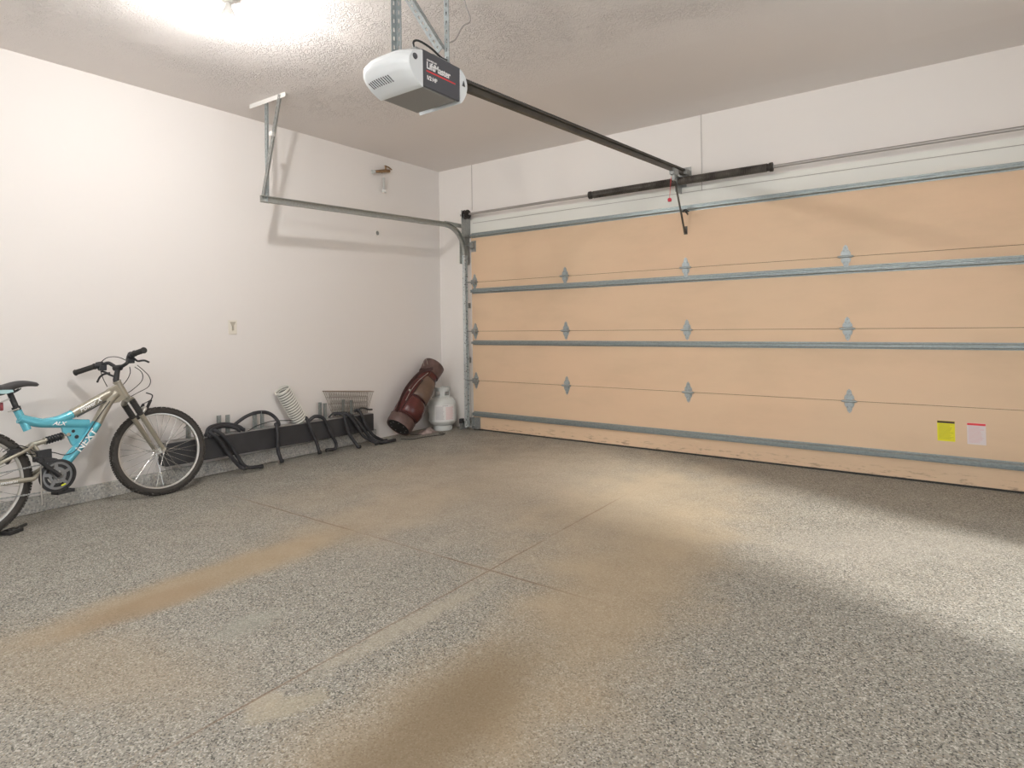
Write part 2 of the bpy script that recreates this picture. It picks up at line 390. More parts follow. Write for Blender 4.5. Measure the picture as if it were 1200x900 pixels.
        if parent is not None:
            o.parent = parent; o.location = o0 - WORLD[parent.name]
        else: o.location = o0
        WORLD[o.name] = o0
        if bevel:
            b = o.modifiers.new('bevel', 'BEVEL'); b.width = bevel; b.segments = 2; b.limit_method = 'ANGLE'; b.angle_limit = math.radians(50)
        if sub:
            b = o.modifiers.new('sub', 'SUBSURF'); b.levels = sub; b.render_levels = sub
        if label: o['label'] = label
        return o
WORLD = {}
def empty(name, loc, label=None, cat=None, group=None):
    o = bpy.data.objects.new(name, None); C.objects.link(o); o.location = loc; WORLD[o.name] = V3(loc)
    o.empty_display_size = .1
    if label: o['label'] = label
    if cat: o['category'] = cat
    if group: o['group'] = group
    return o
def tag(o, label, cat, group=None):
    o['label'] = label; o['category'] = cat
    if group: o['group'] = group
    return o
def struct(name, mb, m, parent=None, label=None, **k):
    o = mb.build(name, m, parent, **k)
    if parent is None: o['kind'] = 'structure'
    if label: o['label'] = label
    return o
def smooth_path(P, k=6, closed=False):
    P = [V3(p) for p in P]; out = []; n = len(P)
    for i in range(n - 1):
        a, b, c, d = P[max(i - 1, 0)], P[i], P[i + 1], P[min(i + 2, n - 1)]
        for j in range(k):
            t = j / k
            out.append(.5 * ((2 * b) + (c - a) * t + (2 * a - 5 * b + 4 * c - d) * t * t + (3 * b - a - 3 * c + d) * t ** 3))
    out.append(P[-1]); return out
def text_mesh(name, body, size, m, parent, origin, X, Y, extrude=.0008, bold=False, shear=0.0, squash=1.0):
    """writing laid on a surface: lower-left corner at origin, baseline along X, upright along Y"""
    cu = bpy.data.curves.new(name, 'FONT'); cu.body = body; cu.size = size; cu.extrude = extrude; cu.shear = shear
    cu.space_character = .95
    if bold: cu.offset = size * .018
    t = bpy.data.objects.new(name + '_tmp', cu); C.objects.link(t)
    dg = bpy.context.evaluated_depsgraph_get(); me = bpy.data.meshes.new_from_object(t.evaluated_get(dg))
    bpy.data.objects.remove(t); me.name = name
    X = V3(X).normalized(); Y = V3(Y).normalized(); Z = X.cross(Y)
    o0 = WORLD[parent.name]; og = V3(origin)
    for v in me.vertices:
        v.co = og + X * v.co.x * squash + Y * v.co.y + Z * (v.co.z + extrude) - o0
    me.materials.clear(); me.materials.append(m)
    o = bpy.data.objects.new(name, me); C.objects.link(o); o.parent = parent; o.location = (0, 0, 0); WORLD[o.name] = o0
    return o

# ------------------------------------------------------------------ the room
RX, RY, H = 5.85, -7.0, 2.9
struct('floor', MB().bb((-.3, RY - .3, -.12), (RX + .3, .3, 0)), M['floor'])
struct('ceiling', MB().bb((-.3, RY - .3, H), (RX + .3, .3, H + .12)), M['ceil'])
struct('wall_left', MB().bb((-.15, RY, 0), (0, 0, H)), M['wall'])
struct('wall_front', MB().bb((-.15, 0, 0), (RX + .15, .15, H)), M['wall_lifted'])
WX0, WX1, WZ0, WZ1 = FILL_WIN     # unseen window added in the back wall, behind the camera, for soft fill light
mb = MB(); mb.bb((-.15, RY - .15, 0), (WX0, RY, H)); mb.bb((WX1, RY - .15, 0), (RX + .15, RY, H)); mb.bb((WX0, RY - .15, 0), (WX1, RY, WZ0)); mb.bb((WX0, RY - .15, WZ1), (WX1, RY, H))
struct('wall_back', mb, M['wall'])
mb = MB()
for x in (WX0, (WX0 + WX1) / 2 - .02, WX1 - .04): mb.bb((x, RY - .10, WZ0), (x + .04, RY - .04, WZ1))
for z in (WZ0, WZ1 - .04): mb.bb((WX0, RY - .10, z), (WX1, RY - .04, z + .04))
struct('fill_window_1', mb, M['white_metal'])
DY0, DY1 = -2.8, -1.5    # doorway in the right wall, open to daylight
mb = MB(); mb.bb((RX, DY1, 0), (RX + .15, 0, H)); mb.bb((RX, RY, 0), (RX + .15, DY0, H)); mb.bb((RX, DY0, 2.08), (RX + .15, DY1, H))
struct('wall_right', mb, M['wall'])
mb = MB()
mb.bb((RX - .012, DY0 - .07, 0), (RX, DY0, 2.15)); mb.bb((RX - .012, DY1, 0), (RX, DY1 + .07, 2.15)); mb.bb((RX - .012, DY0, 2.08), (RX, DY1, 2.15))
struct('door_2', mb, M['white_metal'])
# speckled stem-wall curb along the foot of the left wall
struct('baseboard_left', MB().bb((0, RY, 0), (.028, -1.0, .102)), M['curb'], bevel=.004)
# pale header board just above the garage door
struct('trim_1', MB().bb((.47, -.012, 2.128), (RX, 0, 2.30)), M['cream'])

# ------------------------------------------------------------------ garage door
XL, XR, S = .505, 5.325, .533
FY = -.045     # inner face of the door
door = empty('door_1', ((XL + XR) / 2, FY, 0)); door['kind'] = 'structure'
door['label'] = 'wide closed garage door with tan inner panels and steel struts'
for k in range(4):
    z0, z1 = k * S + (.012 if k == 0 else .0016), (k + 1) * S - .0016
    MB().bb((XL, FY, z0), (XR, -.004, z1)).build('door_panel', M['door'], door)
mb = MB()
for k in (1, 2, 3): mb.bb((XL + .005, FY + .006, k * S - .006), (XR - .005, -.006, k * S + .006))
mb.build('panel_joint', M['seam'], door)
MB().bb((XL, FY - .004, 0), (XR, -.004, .013)).build('bottom_seal', M['rubber'], door)
for z, hh in ((2.108, .046), (1.502, .050), (.943, .042), (.172, .048)):
    # hat-section strut: two flanges on the panel and a raised ribbed channel
    prof = [(-.001, hh/2 + .004), (-.003, hh/2 + .004), (-.003, hh/2 - .006), (-.040, hh/2 - .012), (-.040, hh/2 - .018), (-.034, .004), (-.034, -.004), (-.040, -hh/2 + .018), (-.040, -hh/2 + .012), (-.003, -hh/2 + .006), (-.003, -hh/2 - .004), (-.001, -hh/2 - .004)]
    m_ = MB(); m_.prism(prof, XR - XL - .02, lambda u, v, w, z=z: (XL + .01 + w, FY + u, z + v))
    m_.build('strut', M['strut'], door)
def hinge(x, z, edge=False):
    m_ = MB()
    sh = [(-.034, .012), (-.030, .035), (-.018, .052), (-.014, .074), (0, .090), (.014, .074), (.018, .052), (.030, .035), (.034, .012)]
    for sg in (1, -1):
        m_.prism([(u, v * sg) for u, v in sh], .004, lambda u, v, w: (x + u, FY - .0005 - w, z + v))
        m_.box((x, FY - .009, z + sg * .020), (.044, .012, .022))           # raised leaf knuckles
    m_.tube([(x - .043, FY - .017, z), (x + .043, FY - .017, z)], .009, 10)
    o = m_.build('hinge', M['zinc'], door)
    b = MB()
    for sg in (1, -1):
        for uu, vv in ((-.012, .045), (.012, .045), (0, .068)):
            b.lathe([(0, .004), (.005, .003), (.0055, 0)], (x + uu, FY - .004, z + sg * vv), Matrix.Rotation(PI / 2, 3, 'X'), 8)
    for e in (-1, 1): b.tube([(x + e * .043, FY - .017, z), (x + e * .052, FY - .017, z)], .006, 8)
    b.build('hinge_bolt', M['zincd'], o)
    if edge:
        r = MB(); r.tube([(x - .09, FY - .038, z), (x + .035, FY - .038, z)], .0055, 8)
        r.box((x, FY - .024, z), (.05, .03, .05))
        r.build('roller_stem', M['zincd'], o)
for k in (1, 2, 3):
    for x in (XL + .045, 1.69, 2.894, 4.104, XR - .045): hinge(x, k * S, x < .6)
# bottom corner bracket and top roller bracket
mb = MB(); mb.bb((XL + .004, FY - .003, .014), (XL + .095, FY, .135)); mb.bb((XL + .004, FY - .04, .014), (XL + .008, FY, .135)); mb.bb((XL + .004, FY - .04, .014), (XL + .085, FY, .018))
mb.tube([(XL - .06, FY - .03, .05), (XL + .05, FY - .03, .05)], .0055, 8)
mb.build('bottom_bracket', M['zincd'], door)
mb = MB(); mb.bb((XL + .004, FY - .004, 1.93), (XL + .07, FY, 2.05)); mb.bb((XL + .01, FY - .045, 1.97), (XL + .06, FY - .004, 2.03))
mb.tube([(XL - .06, FY - .06, 2.0), (XL + .06, FY - .06, 2.0)], .0055, 8)
mb.build('top_bracket', M['zincd'], door)
# opener attachment plate in the middle of the top panel
mb = MB(); mb.bb((2.885, FY - .003, 1.885), (2.915, FY, 1.955)); mb.bb((2.895, FY - .035, 1.895), (2.905, FY - .003, 1.925))
mb.build('arm_bracket', M['rail'], door)
def sticker(x0, x1, z0, z1, m, head, line, label, seed):
    o = MB().bb((x0, FY - .0012, z0), (x1, FY - .0002, z1)).build('warning_sticker', m, door, label=label)
    MB().bb((x0 + .001, FY - .0016, z1 - .016), (x1 - .001, FY - .0012, z1 - .002)).build('sticker_header', head, o)
    rnd = random.Random(seed); r = MB(); z = z1 - .025
    while z > z0 + .012:
        r.bb((x0 + .008, FY - .0015, z - .0016), (x1 - .008 - rnd.random() * .025, FY - .0011, z + .0004)); z -= .0065
    r.build('printed_lines', line, o)
sticker(4.630, 4.728, .296, .434, M['yellow'], M['inkb'], M['inky'], 'yellow warning sticker with a black header', 1)
sticker(4.793, 4.893, .289, .432, M['pinkw'], M['text_red'], M['inkr'], 'white warning sticker with a red header', 2)

# ------------------------------------------------------------------ left door track
TX = .470; TY = -.105
tr = empty('door_track', (TX, TY, 0), 'galvanised garage door track curving from the jamb along the left wall', 'door track')
def track_section(pts, normals):
    """C-shaped roller track swept along pts; normals point to the outside of the curve; open side faces +x (the door)"""
    prof = [(.010, .024), (.003, .026), (-.022, .026), (-.024, .022), (-.024, -.022), (-.022, -.026), (.003, -.026), (.010, -.024), (.010, -.019), (.003, -.0225), (-.020, -.0225), (-.0215, -.019), (-.0215, .019), (-.020, .0225), (.003, .0225), (.010, .019)]
    rings = [[V3(p) + V3((1, 0, 0)) * a + V3(nn) * b for a, b in prof] for p, nn in zip(pts, normals)]
    return MB().loft(rings)
RC = .30; ZT = 2.195
track_section([(TX, TY, .03), (TX, TY, ZT - RC)], [(0, 1, 0), (0, 1, 0)]).build('vertical_rail', M['zinc_lit'], tr)
pts, nn = [], []
for i in range(17):
    a = PI / 2 * i / 16
    pts.append((TX, TY - RC + RC * math.cos(a), ZT - RC + RC * math.sin(a))); nn.append((0, math.cos(a), math.sin(a)))
track_section(pts, nn).build('curved_rail', M['track'], tr)
track_section([(TX, TY - RC, ZT), (TX, -2.50, 2.135)], [(0, 0, 1), (0, 0, 1)]).build('horizontal_rail', M['track'], tr)
def angle_iron(mb, a, b, s=.032, t=.0028, up=(1, 0, 0), flip=1, holes=True):
    """perforated L-section between two points (perforations as raised slot rims are left to the material)"""
    a, b = V3(a), V3(b); d = (b - a).normalized(); x = d.cross(V3(up)).normalized(); u = x.cross(d).normalized()
    L = (b - a).length
    for (e, f) in ((x * flip, u), (u, x * flip)):
        # each flange is a ladder: two edge strips with rungs, so the slots are open
        n = max(2, int(L / .038))
        if not holes:
            c = (a + b) / 2 + e * s / 2; R = Matrix((d, e, d.cross(e))).transposed(); mb.box(c, (L, s, t), R); continue
        R = Matrix((d, e, d.cross(e))).transposed()
        for off in (s * .18, s * .82): mb.box((a + b) / 2 + e * off, (L, s * .36, t), R)
        for i in range(n + 1):
            p = a + d * (L * i / n); hw = .020
            mb.box(p + e * s * .5 + d * (hw / 2 if i == 0 else (-hw / 2 if i == n else 0)), (hw, s * .30, t), R)
mb = MB(); angle_iron(mb, (TX - .03, -2.45, 2.11), (TX - .03, -2.45, H), up=(1, 0, 0), flip=1); mb.build('hanger_strap', M['zinc'], tr)
mb = MB(); angle_iron(mb, (TX - .055, -2.475, 2.13), (.660, -2.475, H), up=(0, 1, 0), flip=-1); mb.build('hanger_brace', M['zincd'], tr)
mb = MB(); angle_iron(mb, (.30, -2.49, H - .001), (.745, -2.47, H - .001), s=.034, up=(0, 0, -1), holes=False); mb.build('ceiling_angle', M['white_metal'], tr)
mb = MB(); mb.box((TX - .026, -2.465, 2.135), (.008, .05, .05)); mb.lathe([(0, .012), (.008, .010), (.008, 0)], (TX - .02, -2.465, 2.135), Matrix.Rotation(-PI / 2, 3, 'Y'), 6)
mb.build('hanger_bolt', M['zincd'], tr)
mb = MB(); mb.box((.565, -2.468, 2.62), (.03, .03, .035)); mb.build('splice_clip', M['white_metal'], tr)
for z in (.09, .75, 1.35, 1.85):      # jamb brackets tie the rail to the wall
    m_ = MB(); m_.bb((TX - .028, -.10, z - .03), (TX - .024, -.002, z + .03)); m_.bb((TX - .06, -.005, z - .03), (TX - .024, -.001, z + .03)); m_.build('jamb_bracket', M['zincd'], tr)
mb = MB()                             # flag bracket joining rail, curve and jamb
mb.bb((TX - .030, TY - .06, 1.80), (TX - .026, -.002, 2.12)); mb.bb((TX - .07, -.006, 1.80), (TX - .026, -.001, 2.22)); mb.bb((TX - .028, TY - .30, 2.19), (TX - .024, -.002, 2.235))
mb.build('flag_bracket', M['track'], tr)

# photo-eye safety sensor low on the track
sens = empty('safety_sensor', (.43, -.16, .07), 'small black photo eye sensor at the foot of the door track', 'sensor')
mb = MB(); mb.bb((.405, -.175, .075), (.438, -.125, .125)); mb.build('housing', M['black'], sens, bevel=.004)
mb = MB(); mb.tube([(.438, -.15, .10), (.446, -.15, .10)], .010, 12); mb.build('lens', M['rubber'], sens)
mb = MB(); mb.bb((.412, -.17, .005), (.416, -.03, .09)); mb.bb((.405, -.17, .068), (.446, -.16, .076)); mb.build('bracket', M['zincd'], sens)
mb = MB(); mb.tube(smooth_path([(.410, -.13, .085), (.395, -.12, .05), (.38, -.08, .012), (.34, -.05, .006), (.30, -.04, .006)]), .0035, 6); mb.build('cord', M['black_cable'], sens)

# ------------------------------------------------------------------ torsion springs
SZ, SY = 2.335, -.11
ts = empty('torsion_spring_assembly', (2.9, SY, SZ), 'dark twin torsion springs on a long steel shaft above the garage door', 'spring')
MB().tube([(.42, SY, SZ), (5.42, SY, SZ)], .0135, 14).build('shaft', M['shaft'], ts)
def coil(x0, x1, hand):
    n = int((x1 - x0) / .0125); K = 14; P = []
    for i in range(n * K + 1):
        a = 2 * PI * i / K * hand; P.append((x0 + (x1 - x0) * i / (n * K), SY + .029 * math.cos(a), SZ + .029 * math.sin(a)))
    return MB().tube(P, .0058, 6)
def spring(x0, x1, hand, cone, name='spring'):
    o = coil(x0, x1, hand).build('spring', M['spring'], ts)
    c = MB(); sg = -1 if cone == x0 else 1
    c.lathe([(.014, 0), (.028, .0), (.030, .035), (.036, .040), (.036, .062), (.020, .066), (.014, .066)], (cone - sg * .02, SY, SZ), Matrix.Rotation(sg * PI / 2, 3, 'Y'), 20)
    c.build('winding_cone', M['chain'], o)
spring(2.05, 2.84, 1, 2.05); spring(2.875, 3.585, -1, 3.585)
mb = MB(); mb.bb((2.850, SY - .035, SZ - .09), (2.862, -.004, SZ + .05)); mb.bb((2.815, -.010, SZ - .12), (2.90, -.001, SZ + .08)); mb.lathe([(.036, 0), (.036, .02)], (2.846, SY, SZ), Matrix.Rotation(PI / 2, 3, 'Y'), 20)
mb.build('centre_bracket', M['zincd'], ts)
mb = MB(); mb.lathe([(.016, 0), (.050, .0), (.050, .006), (.040, .008), (.042, .040), (.050, .042), (.050, .048), (.022, .050), (.022, .065), (.0, .065)], (.475, SY, SZ), Matrix.Rotation(PI / 2, 3, 'Y'), 24)
mb.build('cable_drum', M['chain'], ts)
mb = MB(); mb.bb((.464, SY - .045, SZ - .24), (.468, -.001, SZ + .045)); mb.bb((.43, -.006, SZ - .24), (.464, -.001, SZ + .05))
mb.lathe([(.03, 0), (.03, .012)], (.452, SY, SZ), Matrix.Rotation(PI / 2, 3, 'Y'), 20)
mb.build('end_bearing_plate', M['zincd'], ts)
mb = MB(); mb.tube([(.50, SY - .045, SZ), (.50, -.075, .06)], .0016, 5); mb.build('lift_cable', M['zincd'], ts)

# ------------------------------------------------------------------ wires stapled to the wall
def wire(pts, label, r=.0026, m='wire'):
    return tag(MB().tube(pts, r, 6).build('bell_wire', M[m], origin=pts[0]), label, 'wire', 'thin opener wires on the front wall')
wire([(.497, -.006, H), (.494, -.006, 2.40)], 'thin grey wire dropping from the ceiling to the left cable drum')
wire([(3.043, -.016, H), (3.037, -.016, 2.248)], 'thin grey wire dropping from the ceiling behind the right torsion spring', r=.0024)
wire([(.51, -.016, 2.250), (3.037, -.016, 2.252), (RX - .02, -.016, 2.247)], 'thin grey wire running sideways along the header just above the garage door', r=.0022)

# ------------------------------------------------------------------ garage door opener
op = empty('garage_door_opener', (2.91, -3.27, 2.10), 'grey and white ceiling-hung garage door opener with its long dark rail', 'garage door opener')
bx0, bx1, by0, by1, bz0, bz1 = 2.795, 3.022, -3.372, -3.165, 2.097, 2.242
mb = MB(); mb.bb((bx0, by0, bz0), (bx1, by1, bz1)); mb.build('chassis', M['opener_grey'], op, bevel=.004)
mb = MB(); mb.bb((bx0 + .02, by0 - .02, bz1 + .004), (bx1 - .005, by1 + .02, bz1 + .013)); mb.build('top_plate', M['zincd'], op)
# charcoal end panel, slightly proud, leaning outwards at the bottom
mb = MB(); mb.prism([(by0 - .004, bz0 + .004), (by1 + .016, bz0 + .004), (by1 + .022, bz1 + .004), (by0 - .002, bz1 + .006)], .012, lambda u, v, w: (bx1 + w, u, v))
pan = mb.build('end_panel', M['opener_dark'], op, bevel=.003)
X = (0, 1, 0); Z = (0, 0, 1); px_ = bx1 + .0122
text_mesh('brand_lettering', 'LiftMaster', .040, M['text_white'], pan, (px_, by0 + .020, bz0 + .080), X, Z, bold=True, squash=.92)
text_mesh('small_lettering', 'CHAMBERLAIN', .009, M['text_white'], pan, (px_, by0 + .022, bz0 + .112), X, Z)
text_mesh('power_lettering', '1/2 HP', .023, M['text_white'], pan, (px_, by0 + .020, bz0 + .036), X, Z, bold=True)
MB().bb((px_, by0 + .020, bz0 + .0665), (px_ + .001, by0 + .195, bz0 + .072)).build('red_underline', M['text_red'], pan)
# lens covers: rear (towards the room) and front (towards the door)
def lens_pt(y, sg, depth, t, a, lift=0.0):
    xa, xb = bx0 - .030, bx1 + .014; xa += .028 * a ** 2.5; x = xa + (xb - xa) * t; e = abs(2 * t - 1)
    bul = depth * (1 - .30 * e ** 4); top = bz1 + .012 - .014 * e ** 4; bot = bz0 - .004
    # side view: short flat top, round shoulder, then a long slope back in towards the bottom
    pr = [(0, .10), (.06, .45), (.16, .78), (.32, .97), (.48, 1.0), (.64, .88), (.80, .62), (.92, .34), (1.0, .06)]
    for (p, q), (p2, q2) in zip(pr, pr[1:]):
        if a <= p2:
            k = (a - p) / (p2 - p); k = k * k * (3 - 2 * k) * .4 + k * .6; f = q + (q2 - q) * k; break
    return V3((x, y + sg * (bul * f + lift), top + (bot - top) * a))
def lens(y, sg, depth, name):
    NX, NA = 16, 20; rings = []
    for i in range(NX + 1):
        t = i / NX; ring = [lens_pt(y, sg, depth, t, j / NA) for j in range(NA + 1)]
        ring += [V3((ring[-1].x, y, ring[-1].z)), V3((ring[0].x, y, ring[0].z))]; rings.append(ring)
    return MB().loft(rings).build(name, M['opener_white'], op)
rear = lens(by0 - .002, -1, .108, 'light_lens'); front = lens(by1 + .018, 1, .066, 'light_lens')
for i in range(10):        # moulded vent slots low on the rear lens
    t = .10 + i * .052; P = [lens_pt(by0 - .002, -1, .108, t + q * .030, .70 + q * .13, .0006) for q in (0, .33, .66, 1)]
    MB().tube(P, .0024, 6).build('vent_slot', M['opener_dark'], rear)
mb = MB(); mb.lathe([(0, .006), (.011, .004), (.013, 0)], (bx1 + .0135, by0 - .045, bz1 - .040), Matrix.Rotation(PI / 2, 3, 'Y'), 16); mb.build('latch', M['opener_dark'], rear)
mb = MB(); mb.prism([(0, 0), (.018, 0), (.009, .024)], .003, lambda u, v, w: (bx1 + .0135 + w, by1 + .030 + u, bz0 + .075 + v)); mb.build('latch', M['opener_dark'], front)
# hangers
def iron(a, b, s=.030, up=(1, 0, 0), flip=1, m='zinc', name='hanger_strap'):
    m_ = MB(); angle_iron(m_, a, b, s=s, up=up, flip=flip); return m_.build(name, M[m], op)
iron((2.80, -3.29, bz1 + .006), (2.80, -3.29, H), flip=-1)
iron((3.006, -3.21, bz1 + .006), (3.006, -3.21, H), s=.026)
iron((3.006, -3.225, 2.31), (2.62, -3.225, H), up=(0, 1, 0), name='hanger_brace')
mb = MB(); mb.bb((bx0, -3.30, bz1 + .010), (bx1, -3.27, bz1 + .015)); mb.bb((2.98, -3.26, bz1 + .010), (3.02, -3.19, bz1 + .016)); mb.build('mounting_bracket', M['zincd'], op)
mb = MB(); mb.tube(smooth_path([(2.985, -3.36, bz1 + .004), (2.98, -3.37, bz1 + .045), (2.985, -3.345, bz1 + .062), (3.0, -3.29, bz1 + .048), (3.012, -3.235, bz1 + .022), (3.02, -3.20, bz1 + .020)]), .0045, 8); mb.build('black_cord', M['black_cable'], op)
mb = MB(); mb.tube(smooth_path([(3.015, -3.21, 2.335), (3.03, -3.17, 2.36), (3.04, -3.13, 2.43), (3.05, -3.09, 2.47), (3.03, -3.10, 2.55), (3.02, -3.12, 2.66), (3.04, -3.12, H)]), .0035, 6); mb.build('thin_cord', M['wire'], op)
# rail, from the motor unit up to the header bracket
ra, rb = V3((2.905, -3.12, 2.262)), V3((2.905, -.06, 2.425))
mb = MB(); mb.bar(ra, rb, .040, .006); mb.bar(ra - V3((0, 0, .018)), rb - V3((0, 0, .018)), .010, .036)
mb.bar(ra - V3((0, 0, .034)), rb - V3((0, 0, .034)), .026, .005)
rail = mb.build('rail', M['rail'], op)
mb = MB(); n = 190
for i in range(n):
    t = (i + .5) / n; p = ra.lerp(rb, t)
    for sx in (-.015, .015): mb.box(p + V3((sx, 0, .009)), (.007, .010, .009))
mb.build('drive_chain', M['chain'], rail)
mb = MB(); mb.bb((2.875, -.10, 2.395), (2.935, -.004, 2.44)); mb.bb((2.865, -.008, 2.37), (2.945, -.001, 2.47)); mb.tube([(2.87, -.085, 2.42), (2.94, -.085, 2.42)], .006, 8); mb.build('header_bracket', M['zincd'], op)
mb = MB(); mb.bb((2.885, -.36, 2.345), (2.925, -.25, 2.40)); mb.bb((2.892, -.33, 2.30), (2.918, -.28, 2.35)); tro = mb.build('trolley', M['zincd'], op, bevel=.004)
mb = MB(); P = smooth_path([(2.905, -.30, 2.34), (2.904, -.255, 2.24), (2.903, -.195, 2.13), (2.902, -.13, 2.01), (2.900, -.072, 1.90)])
for i in range(len(P) - 1): mb.bar(P[i], P[i + 1] + (P[i + 1] - P[i]) * .05, .007, .026, up=(0, 1, .3))
mb.build('door_arm', M['rail'], op)
mb = MB()
rnd = random.Random(3)
for i in range(12):
    a = V3((2.915, -.17, 2.06)); e = a + V3((.035 + rnd.random() * .03, -.01 + rnd.random() * .02, -.035 + rnd.random() * .05)); mid = (a + e) / 2 + V3((0, 0, rnd.random() * .02))
    mb.tube([a, mid, e], .0028, 5)
mb.build('cord_knot', M['black_cable'], op)
mb = MB(); mb.tube([(2.885, -.32, 2.335), (2.868, -.32, 2.16)], .0018, 5); rc = mb.build('release_cord', M['text_red'], op)
mb = MB(); mb.lathe([(0, -.022), (.014, -.020), (.017, -.004), (.012, .008), (0, .012)], (2.868, -.32, 2.15), None, 14); mb.build('release_handle', M['red'], rc)

# ------------------------------------------------------------------ ceiling lamps
def lamp(x, y, label, bm_='bulb'):
    r = empty('ceiling_lamp', (x, y, H), label, 'lamp', 'bare bulb lamps on the ceiling')
    m_ = MB(); m_.lathe([(0, 0), (.062, 0), (.060, -.012), (.048, -.022), (.030, -.030), (.024, -.034), (.024, -.045), (0, -.045)], (x, y, H), None, 32); m_.build('lamp_holder', M['porcelain'], r)
    m_ = MB(); m_.lathe([(0, -.040), (.014, -.045), (.017, -.062), (.026, -.084), (.037, -.108), (.0385, -.122), (.036, -.123), (.034, -.112), (0, -.111)], (x, y, H), None, 28); m_.build('bulb_neck', M['porcelain'], r)  # neck flared into a skirt to hold lamp light off the ceiling
    m_ = MB(); m_.lathe([(0, -.1105), (.0325, -.1105), (.0335, -.128), (.033, -.150), (.027, -.170), (.016, -.183), (.008, -.187), (0, -.188)], (x, y, H), None, 28); m_.build('bulb', M[bm_], r)
M['bulb2'] = mat('second_lit_bulb', (1, .97, .9), .4, emit=((1.0, .975, .95), BULB2))
lamp(1.675, -3.42, 'bare lit bulb in a white holder on the ceiling, above the bicycle side')
lamp(LAMP2[0], LAMP2[1], 'second bare lit bulb on the ceiling, behind the camera', 'bulb2')

# ------------------------------------------------------------------ small things on the left wall
vx = empty('wall_valve', (0, -.93, 2.73), 'old brass pipe valve sticking out high on the left wall', 'valve')
mb = MB(); mb.tube([(0, -.87, 2.735), (.05, -.87, 2.735)], .016, 12); mb.tube([(.045, -.80, 2.748), (.045, -.90, 2.727), (.045, -1.0, 2.702)], [.017, .017, .013], 12); mb.build('pipe', M['brass'], vx)
mb = MB(); mb.tube([(.045, -.85, 2.745), (.045, -.85, 2.79)], .009, 10); mb.tube([(.045, -.86, 2.79), (.045, -.81, 2.785), (.05, -.77, 2.765)], .007, 8); mb.build('handle', M['brass'], vx)
mb = MB(); mb.lathe([(.019, 0), (.019, .03), (.011, .032), (.011, 0)], (.045, -1.0, 2.702), Matrix.Rotation(PI / 2 + .25, 3, 'X'), 14); mb.build('nozzle', M['tank'], vx)
tg = empty('hanging_tag', (.045, -.875, 2.71), 'clear plastic tag with a white end hanging under the brass valve', 'tag')
mb = MB(); mb.tube([(.045, -.875, 2.708), (.045, -.875, 2.665)], .0015, 5); mb.build('string', M['tagw'], tg)
mb = MB(); mb.bb((.037, -.888, 2.54), (.053, -.862, 2.665)); mb.build('tag_body', M['tagp'], tg, bevel=.004)
mb = MB(); mb.bb((.034, -.897, 2.51), (.056, -.855, 2.54)); mb.build('tag_end', M['tagw'], tg, bevel=.004)
hp = empty('wall_cover', (0, -.935, 2.09), 'small round pipe hole cover on the left wall below the track', 'wall cover')
mb = MB(); mb.ring([(.020, 0), (.034, 0), (.036, .006), (.030, .012), (.022, .008)], (0, -.935, 2.09), Matrix.Rotation(PI / 2, 3, 'Y'), 24); mb.build('ring', M['white_metal'], hp)
mb = MB(); mb.lathe([(0, .006), (.021, .005), (.021, 0)], (0, -.935, 2.09), Matrix.Rotation(PI / 2, 3, 'Y'), 20); mb.tube([(.008, -.945, 2.10), (.02, -.945, 2.10), (.024, -.94, 2.085)], .004, 6); mb.build('stub', M['zincd'], hp)
ol = empty('wall_plate', (0, -2.48, 1.15), 'ivory switch plate on the left wall above the black rack', 'wall plate')
mb = MB(); mb.bb((0, -2.516, 1.092), (.006, -2.444, 1.208)); mb.build('plate', M['plate'], ol, bevel=.003)
mb = MB(); mb.bb((.005, -2.487, 1.125), (.016, -2.475, 1.162)); mb.prism([(-.008, .0), (.008, .0), (.024, .034), (-.024, .034)], .003, lambda u, v, w: (.005 + w, -2.480 + u, 1.160 + v)); mb.build('toggle', M['plate_d'], ol)

# ------------------------------------------------------------------ black rack with sleeved hooks
rk = empty('bike_rack', (.08, -2.1, 0), 'long low black rack with steel uprights and black sleeved hoops on the left wall', 'rack')
BY0, BY1 = -3.065, -1.14
def zt(y): return .322 + (y - BY0) / (BY1 - BY0) * (.288 - .322)
mb = MB()
rings = [[V3((.028, y, zt(y) - .165)), V3((.15, y, zt(y) - .165)), V3((.15, y, zt(y))), V3((.028, y, zt(y)))] for y in (BY0, BY1)]
mb.loft(rings); mb.build('beam', M['beam'], rk, bevel=.004)
mb = MB(); mb.loft([[V3((.030, y, zt(y) + .0005)), V3((.146, y, zt(y) + .0005)), V3((.146, y, zt(y) + .0025)), V3((.030, y, zt(y) + .0025))] for y in (BY0 + .005, BY1 - .005)])
mb.build('beam_top', M['dust'], rk, label='dusty grey top of the beam')
for y in (-2.87, -2.625, -2.565, -2.325, -2.27, -1.963, -1.685, -1.645, -1.425, -1.345):
    w = .036; x0 = .07 if y not in (-1.685, -1.425, -2.625, -2.325) else .05
    m_ = MB(); top = zt(y) + .145 + (.012 if y in (-1.685, -1.425) else 0)
    # galvanised upright with folded flange and a bolt hole
    m_.bb((x0, y - w / 2, zt(y) + .002), (x0 + .003, y + w / 2, top)); m_.bb((x0, y - w / 2, zt(y) + .002), (x0 + .022, y - w / 2 + .003, top)); m_.bb((x0, y - w / 2, zt(y) + .002), (x0 + .045, y + w / 2, zt(y) + .006))
    o = m_.build('upright', M['post'], rk)
    for zz in (.03, .10): MB().lathe([(0, .006), (.007, .004), (.007, 0)], (x0 + .003, y, zt(y) + zz), Matrix.Rotation(PI / 2, 3, 'Y'), 8).build('bolt', M['zincd'], o)
